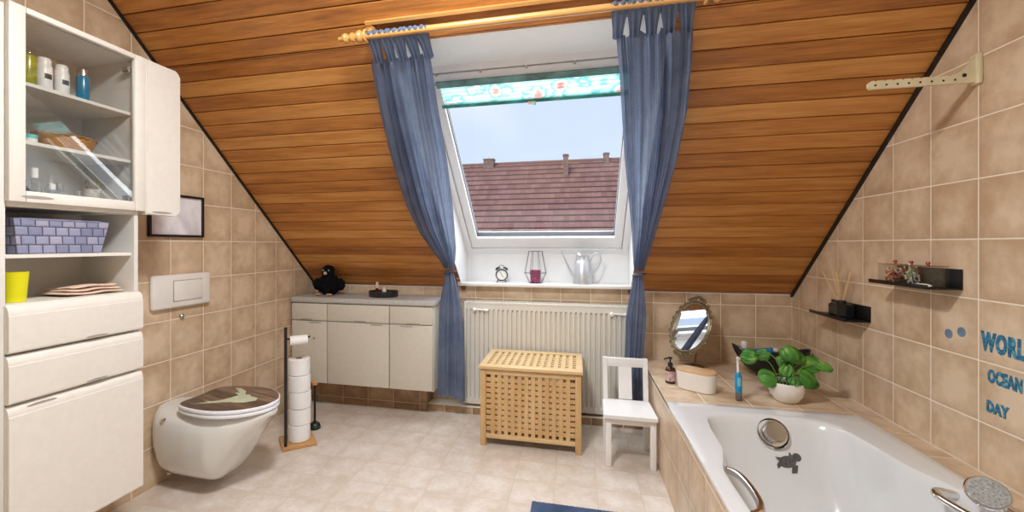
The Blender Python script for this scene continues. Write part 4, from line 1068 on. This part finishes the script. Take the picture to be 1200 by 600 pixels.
b = MB(); b.lathe([(.001, 0), (.0075, 0), (.0075, -.007), (.001, -.008)], (0, -.003, .203), 14, axis='Y')
for k in range(9): a = 2*PI*k/9; b.tube([(.005*math.cos(a), -.010, .203+.005*math.sin(a)), (.005*math.cos(a), -.020, .203+.005*math.sin(a))], .0014, 6)
b.build('brush_head', m_white, t)
# plant
pp = thing('potted_plant', 'leafy green plant in a round white pot on the tiled ledge', 'potted plant', (.975, 2.375, DZ+.0015))
MB().lathe([(.001, 0), (.042, 0), (.052, .008), (.068, .035), (.074, .062), (.073, .088), (.070, .094), (.067, .088), (.066, .072), (.001, .070)], n=40).build('plant_pot', plain('white glazed pot', (240, 236, 228), .18, var=.02), pp)
MB().lathe([(.001, .071), (.066, .0705), (.066, .074), (.04, .080), (.001, .082)], n=24).build('soil', plain('brown soil', (62, 44, 32), .95, var=.4, nscale=200, bump=1), pp)
rn = random.Random(5)
leafm = NT('green leaf'); c_ = leafm.coord()
lc = leafm.ramp(leafm.noise(c_, 14, 3), [(.35, lin((58, 124, 44))), (.55, lin((90, 156, 56))), (.7, lin((144, 192, 78)))])
leafm.link(lc, leafm.b.inputs['Base Color']); leafm.b.inputs['Roughness'].default_value = .35
tr_ = leafm.new('ShaderNodeBsdfTranslucent'); leafm.link(lc, tr_.inputs[0]); mx_ = leafm.new('ShaderNodeMixShader'); mx_.inputs[0].default_value = .22
leafm.link(leafm.b.outputs[0], mx_.inputs[1]); leafm.link(tr_.outputs[0], mx_.inputs[2]); leafm.link(mx_.outputs[0], leafm.out.inputs[0])
def leaf(b, tip, nrm, up, w, l, curl):
    nrm = nrm.normalized(); up = (up-nrm*up.dot(nrm)).normalized(); s = nrm.cross(up)
    def f(u, v):
        a = (u-.5)*2; t_ = v
        wid_ = w*math.sin(PI*min(1, t_*.93+.05))**.55*(1.0-.12*t_)
        back = -.16*l*(1-t_)**3*abs(a)
        p = tip+up*(t_*l+back-.08*l)+s*(a*wid_)
        return p+nrm*(-curl*(a*a)*w*.55-curl*l*.5*(t_-.35)**2+.004*math.sin(a*9+t_*6))
    b.grid(f, 13, 15)
LV = [(-.010, -.02, .255, .048, .075), (.028, .01, .235, .044, .07), (-.150, -.02, .215, .042, .070), (-.085, .01, .230, .036, .058), (-.068, -.03, .125, .052, .070), (.050, -.035, .135, .056, .075), (.085, .01, .185, .046, .075), (.130, .0, .185, .030, .07), (-.01, -.03, .170, .036, .055), (.02, .04, .20, .040, .06), (.010, -.05, .125, .030, .05), (.085, -.01, .115, .040, .06)]
bs = MB(); blv = MB()
for i, (x, y, z, w, l) in enumerate(LV):
    tip = Vector((x, y, z)); out = Vector((x, y, 0)); out = out.normalized() if out.length > .03 else Vector((rn.uniform(-1, 1), -1, 0)).normalized()
    nrm = Vector((-.25+out.x*.25+rn.uniform(-.2, .2), -.80+out.y*.3, .55+rn.uniform(-.2, .35))); up = out*.75+Vector((rn.uniform(-.3, .3), 0, rn.uniform(-.75, .15)))
    leaf(blv, tip, nrm, up, w, l*.95, rn.uniform(.3, .8))
    base = Vector((rn.uniform(-.03, .03), rn.uniform(-.03, .03), .078)); mid = (base+tip)/2+Vector((0, 0, .03))-out*.015
    bs.tube(spline([base, mid, tip], 6, False), .0022, 6)
bs.build('stem', plain('green stem', (110, 150, 70), .5), pp)
blv.build('foliage', leafm.m, pp, smooth=80, solid=.0006)
# black boat-shaped dish with tube
bd = thing('curved_black_dish', 'black boat shaped dish on the corner of the tiled ledge behind the plant', 'dish', (1.07, 2.80, DZ+.0015))
def boat(u, v):
    x = lerp(-.195, .195, u); e = 1-(abs(x)/.195)**2.2
    a = lerp(-PI*.5, PI*.5, v); wdt = .085*max(e, 0)**.6+.004; dpt = .125*max(e, 0)**.7+.002
    rimz = .118+.055*(abs(x)/.195)**2*(1.1 if x < 0 else .8)
    return Vector((x, math.sin(a)*wdt, rimz-math.cos(a)*min(dpt, rimz-.004)))
b = MB(); b.grid(boat, 50, 18); b.build('dish_body', plain('black lacquer', (24, 24, 27), .28, var=.15), bd, smooth=60, solid=.004)
MB().lathe([(.001, 0), (.050, 0), (.046, .008), (.001, .009)], n=28, sx=1.5).build('foot', plain('brown foot', (112, 66, 40), .5), bd)
t = thing('toothpaste_tube', 'blue and white tube lying across the black dish', 'tube', (1.02, 2.775, .566), rot=(0, 0, .1))
b = MB()
def tube_(u, v):
    a = v*2*PI; x = lerp(-.06, .05, u); ry, rz_ = lerp(.022, .017, u), lerp(.002, .016, u); return Vector((x, ry*math.cos(a), rz_*math.sin(a)+.017))
V = b.grid(tube_, 14, 21); b.build('tube_body', plain('blue tube print', (44, 132, 190), .3, var=.35, nscale=30), t, smooth=60, weld=True)
MB().lathe([(.001, .05), (.013, .05), (.012, .072), (.001, .073)], (0, 0, .017), 16, axis='X').build('cap', m_white, t)
t = MB().lathe([(.001, 0), (.016, 0), (.018, .03), (.012, .040), (.001, .041)], n=18).build('cotton_bud_pot', m_white, loc=(.945, 2.83, .578)); tag(t, 'small white pot peeping out between leaves in the black dish', 'jar')

# ornate mirror
N_ = Vector((-.72, -.56, .40)).normalized()
mi = thing('table_mirror', 'oval standing mirror with an ornate pewter frame on the tiled ledge', 'mirror', (.672, 2.89, DZ+.0015))
mc = Vector((0, 0, .245)); Rm = Matrix.Identity(4)
upm = (Vector((0, 0, 1))-N_*N_.z).normalized(); rt = upm.cross(N_)
for i, ax in enumerate((rt, upm, N_)):
    for j in range(3): Rm[j][i] = ax[j]
Mm = Matrix.Translation(mc) @ Rm
def place(b): bmesh.ops.transform(b.b, matrix=Mm, verts=b.b.verts); return b
ea, eb = .118, .150
m_pew = plain('aged pewter', (150, 136, 108), .35, metal=.8, var=.25, nscale=80, bump=.6, bscale=120)
b = MB(); b.lathe([(.001, 0), (1, 0), (1, .003), (.001, .003)], n=60, sx=ea, sy=eb)
for v in b.b.verts: pass
b2 = MB(); P = [(math.cos(2*PI*k/60)*ea, math.sin(2*PI*k/60)*eb) for k in range(60)]; b2.prism(P, 'Z', 0, .003); b.b.free()
place(b2).build('mirror_glass', plain('silvered glass', (235, 238, 240), .015, metal=1, var=0), mi, smooth=0)
b = MB(); b.tube([(math.cos(2*PI*k/72)*(ea+.004), math.sin(2*PI*k/72)*(eb+.004), .003) for k in range(72)], .008, 10, closed=True)
b.tube([(math.cos(2*PI*k/72)*(ea+.014), math.sin(2*PI*k/72)*(eb+.014), 0) for k in range(72)], .005, 8, closed=True)
b.prism([(math.cos(2*PI*k/60)*(ea+.012), math.sin(2*PI*k/60)*(eb+.012)) for k in range(60)], 'Z', -.006, -.001)
place(b).build('frame', m_pew, mi)
b = MB()
def scroll(cx2, cy2, r, a0, turns, sgn):
    pts = []
    for k in range(22):
        f = k/21; a = a0+sgn*turns*2*PI*f; pts.append((cx2+r*(1-f*.8)*math.cos(a), cy2+r*(1-f*.8)*math.sin(a), .003))
    b.tube(pts, .0032, 6)
for k in range(26):
    a = 2*PI*k/26; top = abs(math.sin(a))**6
    ex_ = .018+.014*top; px_, py_ = math.cos(a)*(ea+ex_), math.sin(a)*(eb+ex_); scroll(px_, py_, .009+.007*top, a+PI*.5, 1.1, 1 if k % 2 else -1)
for s in (-1, 1):
    for k in range(3): scroll(s*(.012+.018*k), eb+.040-.008*k, .011, PI/2, 1.2, s); scroll(s*(.012+.018*k), -eb-.036+.008*k, .011, -PI/2, 1.2, s)
place(b).build('scrollwork', m_pew, mi)
b = MB()
foot = Vector((.02, .02, .0))
b.tube(spline([mc-N_*.012-upm*.02, Vector((.045, .040, .12)), Vector((.03, .03, .012))], 8, False), .006, 10)
b.lathe([(.001, 0), (.055, 0), (.057, .005), (.03, .012), (.010, .020), (.001, .02)], (.03, .03, 0), 30); b.build('stand', m_pew, mi)

# ------------------------------------------------------------------ shelves on the right wall
def ledge(label, y0, y1, z):
    s = thing('wall_shelf', label, 'shelf', (XR, (y0+y1)/2, z), group='black wall shelves over the bathtub')
    L = (y1-y0)/2
    b = MB(); b.box((-.004, -L, 0), (-.0005, L, .072), .0015); b.box((-.104, -L, 0), (-.004, L, .004), .0015); b.box((-.104, -L, .004), (-.100, L, .016), .0015)
    b.build('shelf_plate', m_black, s); return s
ledge('lower black wall shelf over the bath holding the reed diffuser', 2.328, 2.64, .824)
ledge('upper black wall shelf over the bath holding the clear box', 1.845, 2.160, 1.020)
t = thing('reed_diffuser', 'black glass reed diffuser with wooden sticks on the lower wall shelf', 'diffuser', (XR-.052, 2.455, .8285))
b = loft([([(-.034, -.034), (.034, -.034), (.034, .034), (-.034, .034)], 0), ([(-.036, -.036), (.036, -.036), (.036, .036), (-.036, .036)], .003), ([(-.036, -.036), (.036, -.036), (.036, .036), (-.036, .036)], .060), ([(-.028, -.028), (.028, -.028), (.028, .028), (-.028, .028)], .066)])
b.build('bottle', plain('black glass', (26, 26, 28), .08), t, smooth=0)
MB().lathe([(.001, .066), (.020, .066), (.020, .080), (.012, .082), (.001, .082)], n=20).build('collar', m_black, t)
for k, (dx, dy) in enumerate([(-.05, .06), (-.02, .035), (-.01, -.02), (.0, .045), (.012, -.055), (.02, -.03), (-.035, -.04), (.006, .012)]):
    MB().tube([(dx*.1, dy*.1, .06), (dx, dy,   .215+.004*(k % 3))], .002, 6).build('reed', m_pine, t)
# clear acrylic box with three compartments
ab = thing('acrylic_organiser', 'clear three compartment box with rose gold lid knobs on the upper wall shelf', 'organiser', (XR-.052, 2.005, 1.0245)); 
yA, yB2, hx, hh = -.125, .125, .036, .074
b = MB(); th = .0022
b.box((-hx, yA, 0), (hx, yB2, th)); b.box((-hx, yA, th), (-hx+th, yB2, hh)); b.box((hx-th, yA, th), (hx, yB2, hh))
for y in (yA, -.045, .038, yB2-th): b.box((-hx+th, y, th), (hx-th, y+th, hh))
b.build('box_body', m_clear, ab, smooth=0)
m_rose = plain('rose gold', (176, 96, 72), .25, metal=.8)
for a, c in ((yA, -.046), (-.044, .037), (.041, yB2)):
    b = MB(); b.box((-hx, a, hh+.0005), (hx, c-.001, hh+.003)); l_ = b.build('lid', thin_glass('tinted lid', (.8, .62, .55, 1), 1.0), ab, smooth=0)
    MB().lathe([(.001, hh+.003), (.005, hh+.003), (.004, hh+.008), (.007, hh+.012), (.005, hh+.017), (.001, hh+.018)], (0, (a+c)/2, 0), 14).build('knob', m_rose, l_)
cm = [plain('pink hair tie', (214, 120, 130), .7), plain('yellow hair tie', (226, 200, 110), .7), plain('red hair tie', (170, 60, 60), .7), plain('white hair tie', (236, 226, 214), .7)]
b = MB(); 
me_t = []
for k in range(34):
    bb = MB(); x, y, z = rn.uniform(-.020, .020), rn.uniform(.056, .108), .014+rn.uniform(0, .046)
    R = Matrix.Rotation(rn.uniform(0, PI), 3, 'X') @ Matrix.Rotation(rn.uniform(0, PI), 3, 'Z')
    bb.tube([Vector((x, y, z))+R @ Vector((.0088*math.cos(a), .0088*math.sin(a), 0)) for a in [2*PI*j/12 for j in range(12)]], .0034, 6, closed=True)
    o = bb.build('hair_tie', cm[k % 4], loc=ab.location); o['group'] = 'small hair ties in the clear box'; o['category'] = 'hair tie'
    o['label'] = ['small pink hair tie in the far compartment of the clear box', 'small yellow hair tie in the far compartment of the clear box', 'small red hair tie in the far compartment of the clear box', 'small cream hair tie in the far compartment of the clear box'][k % 4]
m_bud = plain('cotton white', (244, 244, 240), .9); m_budg = plain('pale green stick', (176, 196, 150), .6)
for k in range(22):
    y, z = -.006+rn.uniform(-.026, .034), .010+rn.uniform(0, .040); a = rn.uniform(-.5, .5); e = rn.uniform(.2, 1.3)
    d = Vector((.3*math.sin(a), math.cos(e)*.55, math.sin(e)))*.026; c0 = Vector((rn.uniform(-.02, .02), 0, 0))+Vector((0, min(max(y, -.018), .014), z+.012))
    bb = thing('cotton_bud', 'cotton bud in the middle compartment of the clear box', 'cotton bud', ab.location+c0, group='cotton buds in the clear box')
    MB().tube([-d, d], .0013, 6).build('stick', m_budg, bb)
    for s in (-1, 1):
        x_ = MB(); blob(x_, d*s, (.0032, .0032, .0045), 6); x_.build('cotton_tip', m_bud, bb, weld=True)
b = MB(); blob(b, (0, 0, .007), (.030, .040, .007), 14)
tag(b.build('soap_bar', plain('ivory soap', (232, 226, 214), .5), loc=(XR-.084+.0, 1.895, 1.0245+.0), weld=True), 'ivory soap bar lying at the near end of the upper wall shelf', 'soap')
bpy.data.objects['soap_bar'].scale = (.35, 1, 1)
# folding drying arm
dr = thing('drying_arm', 'cream folding hanger arm with notches high on the right wall', 'hanger', (XR, 1.786, 1.735)); 
m_cream = plain('aged cream plastic', (226, 214, 178), .45, var=.06)
poly = [(-.012, -.022)]
poly += [(-.305, -.022), (-.312, -.016), (-.312, -.002), (-.306, .004)]
x = -.300
while x < -.085:
    poly += [(x, .006), (x+.006, .006), (x+.010, .000), (x+.014, .006)]; x += .026
poly += [(-.075, .007), (-.060, .012), (-.045, .022), (-.030, .038), (-.018, .056), (-.012, .064)]
b = MB(); b.prism(poly[::-1], 'Y', -.006, .006); b.build('arm', m_cream, dr, smooth=0)
MB().box((-.0125, -.018, -.028), (-.0005, .018, .072), .003).build('wall_plate', m_cream, dr)
b = MB()
for k in range(8): b.lathe([(.001, -.0064), (.0035, -.0064), (.0035, .0064), (.001, .0064)], (-.292+.032*k, 0, -.010), 10, axis='Y')
b.lathe([(.001, -.0066), (.0065, -.0066), (.0065, .0066), (.001, .0066)], (-.043, 0, .003), 14, axis='Y')
b.build('peg_hole', m_black, dr)

# ------------------------------------------------------------------ letters and bubbles on the right wall
def letter_mat():
    t = NT('ocean blue letters'); c = t.coord(); n = t.noise(t.scale(c, (1, 1, 2)), 60, 3, .6)
    t.link(t.ramp(n, [(.38, lin((28, 88, 122))), (.55, lin((42, 126, 164))), (.66, lin((90, 176, 196)))]), t.b.inputs['Base Color']); t.b.inputs['Roughness'].default_value = .5; return t.m
m_let = letter_mat()
def word(txt, y, z, size, xs, label, ang=0, sp=1.0):
    me = text_mesh(txt, size, size*.055, .0006, sp); me.transform(Matrix.Diagonal((xs, 1, 1, 1)))
    # lettering runs towards the viewer: text x -> -Y, text y -> Z, facing -X
    M = Matrix(((0, 0, -1, 0), (-1, 0, 0, 0), (0, 1, 0, 0), (0, 0, 0, 1)))
    o = text_obj('word_sticker', me, m_let, M @ Matrix.Rotation(ang, 4, 'Z')); o.location = (XR-.0016, y, z)
    return tag(o, label, 'wall sticker', 'blue word stickers')
word('WORLD', 1.774, .838, .080, .56, 'large blue word WORLD stuck on the right wall tiles', -.02, 1.12)
word('OCEAN', 1.752, .738, .055, .55, 'blue word OCEAN on the tiles below the large word', -.02, 1.12)
word('DAY', 1.757, .642, .048, .70, 'short blue word DAY, lowest of the wall lettering', -.02, 1.12)
for y, z, l in ((1.905, .860, 'lower left of the two small blue bubble dots on the right wall'), (1.852, .876, 'upper right of the two small blue bubble dots on the right wall')):
    b = MB(); b.lathe([(.001, 0), (.0165, 0), (.0165, -.0008), (.001, -.001)], n=26, axis='X')
    tag(b.build('bubble_sticker', plain('slate blue sticker', (112, 136, 160), .5, var=.15), loc=(XR-.0006, y, z)), l, 'wall sticker', 'blue bubble dots')

# ------------------------------------------------------------------ outside: the roof opposite
def rooftile(a, c):
    t = NT('clay roof tiles'); co = t.coord(); sp = t.new('ShaderNodeSeparateXYZ'); t.link(co, sp.inputs[0])
    v = t.math('DIVIDE', sp.outputs[2], .37); u = t.math('DIVIDE', sp.outputs[0], .30)
    fv = t.math('FRACT', v); fu = t.math('FRACT', u)
    cb_ = t.new('ShaderNodeCombineXYZ'); t.put(cb_.inputs[0], t.math('FLOOR', u)); t.put(cb_.inputs[1], t.math('FLOOR', v))
    wn = t.new('ShaderNodeTexWhiteNoise'); t.link(cb_.outputs[0], wn.inputs['Vector'])
    n = t.noise(co, .9, 3); k = t.math('ADD', t.math('MULTIPLY', wn.outputs['Value'], .45), t.math('MULTIPLY', n, .55))
    col = t.ramp(k, [(.25, lin(c)), (.75, lin(a))])
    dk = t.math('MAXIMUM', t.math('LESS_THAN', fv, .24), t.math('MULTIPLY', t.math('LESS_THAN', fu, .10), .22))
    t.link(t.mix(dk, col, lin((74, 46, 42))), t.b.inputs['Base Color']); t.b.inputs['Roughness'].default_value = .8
    return t.m
YH, ZH, YE, ZE = 30.0, 6.76, 18.8, -1.88
nb = thing('neighbour_house', 'house with a red brown tiled roof across the street, seen through the roof window', 'house', (-1.0, 24.0, ZE-2.0))
q = nb.location
def roof_slab(y0, z0, y1, z1, x0, x1, mat, name):
    b = MB(); t_ = .18; b.prism([(y0-q[1], z0-q[2]), (y1-q[1], z1-q[2]), (y1-q[1], z1-q[2]-t_), (y0-q[1], z0-q[2]-t_)], 'X', x0-q[0], x1-q[0]); return b.build(name, mat, nb, smooth=0)
ym, zm = lerp(YE, YH, .46), lerp(ZE, ZH, .46)
roof_slab(ym, zm, YH, ZH, -34, 26, rooftile((158, 114, 102), (132, 92, 82)), 'roof')
roof_slab(YE, ZE-.05, ym, zm-.05, -34, 26, rooftile((180, 144, 132), (152, 118, 108)), 'lower_roof')
roof_slab(YH, ZH, YH+11, ZE, -34, 26, rooftile((158, 106, 98), (118, 74, 68)), 'rear_roof')
b = MB(); b.box((-32, -4.6, 0), (26, 16, 1.8)); b.build('house_wall', plain('render wall', (214, 206, 194), .9), nb, smooth=0)
b = MB(); b.tube([(-32, YH-q[1], ZH-q[2]+.02), (26, YH-q[1], ZH-q[2]+.02)], .11, 10); b.build('ridge_tile', plain('ridge tile', (140, 104, 96), .8), nb)
m_chim = plain('chimney brick', (138, 112, 104), .9, var=.2, nscale=6)
CHIM = []
for x, y, w, zlo, zt2 in ((-5.90, 29.8, .70, 5.9, 7.02), (-.68, 28.6, .30, 5.2, 6.84), (1.88, 29.8, .32, 5.9, 7.06)):
    b = MB(); b.box((x-w/2-q[0], y-.3-q[1], zlo-q[2]), (x+w/2-q[0], y+.3-q[1], zt2-q[2]), .01); b.box((x-w/2-.04-q[0], y-.34-q[1], zt2-q[2]), (x+w/2+.04-q[0], y+.34-q[1], zt2+.07-q[2]), .01)
    b.box((x-.08-q[0], y-.08-q[1], zt2+.07-q[2]), (x+.08-q[0], y+.08-q[1], zt2+.14-q[2]), .01)
    b.build('chimney', m_chim, nb, smooth=0)
gnd = MB().box((-60, 4, -4.1), (60, 80, -3.9)).build('ground_outside', plain('asphalt', (120, 118, 116), .9), smooth=0); struct(gnd)

# ------------------------------------------------------------------ lamp on the ceiling
LX, LY = -.50, .85
cl = thing('ceiling_lamp', 'round white ceiling lamp above the middle of the room', 'lamp', (LX, LY, ZC))
MB().lathe([(.001, 0), (.20, 0), (.20, -.03), (.001, -.03)], n=48).build('lamp_base', m_white, cl)
dm = NT('lit diffuser'); dm.b.inputs['Emission Color'].default_value = (.98, .98, 1, 1); dm.b.inputs['Emission Strength'].default_value = 3
MB().lathe([(.001, -.075), (.12, -.070), (.17, -.052), (.19, -.031)], n=48).build('lamp_shade', dm.m, cl)
la = bpy.data.lights.new('ceiling lamp light', 'AREA'); la.shape = 'DISK'; la.size = .38; la.energy = 40; la.color = (.96, .98, 1)
lo = bpy.data.objects.new('ceiling_lamp_light', la); COL.objects.link(lo); lo.parent = cl; lo.location = (0, 0, -.085)
# skylight through the roof window
l3 = bpy.data.lights.new('sky light', 'AREA'); l3.shape = 'RECTANGLE'; l3.size = 1.0; l3.size_y = 1.3; l3.energy = 17; l3.color = (.88, .94, 1)
lo3 = bpy.data.objects.new('sky_through_window', l3); COL.objects.link(lo3); lo3.location = WP(-.23, .75, .16)
lo3.rotation_euler = (NIN).to_track_quat('-Z', 'Y').to_euler()
sn = bpy.data.lights.new('sun', 'SUN'); sn.energy = 1.6; sn.angle = .3; sn.color = (1, .97, .93)
so = bpy.data.objects.new('sun', sn); COL.objects.link(so); so.rotation_euler = Vector((.3, .80, -.52)).to_track_quat('-Z', 'Y').to_euler()
# sky
w = bpy.data.worlds.new('sky'); SC.world = w; w.use_nodes = True; wt = w.node_tree
bg = wt.nodes['Background']; tcw = wt.nodes.new('ShaderNodeTexCoord'); spw = wt.nodes.new('ShaderNodeSeparateXYZ'); wt.links.new(tcw.outputs['Generated'], spw.inputs[0])
cr = wt.nodes.new('ShaderNodeValToRGB'); wt.links.new(spw.outputs[2], cr.inputs[0]); e = cr.color_ramp.elements
e[0].position = 0; e[0].color = lin((214, 228, 248)); e[1].position = .8; e[1].color = lin((190, 212, 250))
nzw = wt.nodes.new('ShaderNodeTexNoise'); nzw.inputs['Scale'].default_value = 2.2; wt.links.new(tcw.outputs['Generated'], nzw.inputs['Vector'])
crw = wt.nodes.new('ShaderNodeValToRGB'); wt.links.new(nzw.outputs['Fac'], crw.inputs[0]); crw.color_ramp.elements[0].position = .5; crw.color_ramp.elements[1].position = .75
mxw = wt.nodes.new('ShaderNodeMix'); mxw.data_type = 'RGBA'; wt.links.new(crw.outputs[0], mxw.inputs[0]); wt.links.new(cr.outputs[0], mxw.inputs[6]); mxw.inputs[7].default_value = lin((244, 246, 250))
wt.links.new(mxw.outputs[2], bg.inputs[0]); bg.inputs[1].default_value = 1.0

# ------------------------------------------------------------------ camera
cam = bpy.data.cameras.new('camera'); co = bpy.data.objects.new('camera', cam); COL.objects.link(co)
co.location = (0, 0, 1.177); co.rotation_euler = (PI/2, 0, .2296)
cam.sensor_width = 36; cam.lens = 513.0/1200*36; cam.shift_x = (600-555.9)/1200; cam.shift_y = -(300-286.8)/1200
cam.clip_start = .02; cam.clip_end = 200
SC.camera = co
SC.cycles.transparent_max_bounces = 32
vs_ = SC.view_settings; vs_.view_transform = 'Standard'; vs_.look = 'None'; vs_.gamma = 1; vs_.exposure = 0.22; vs_.use_curve_mapping = False
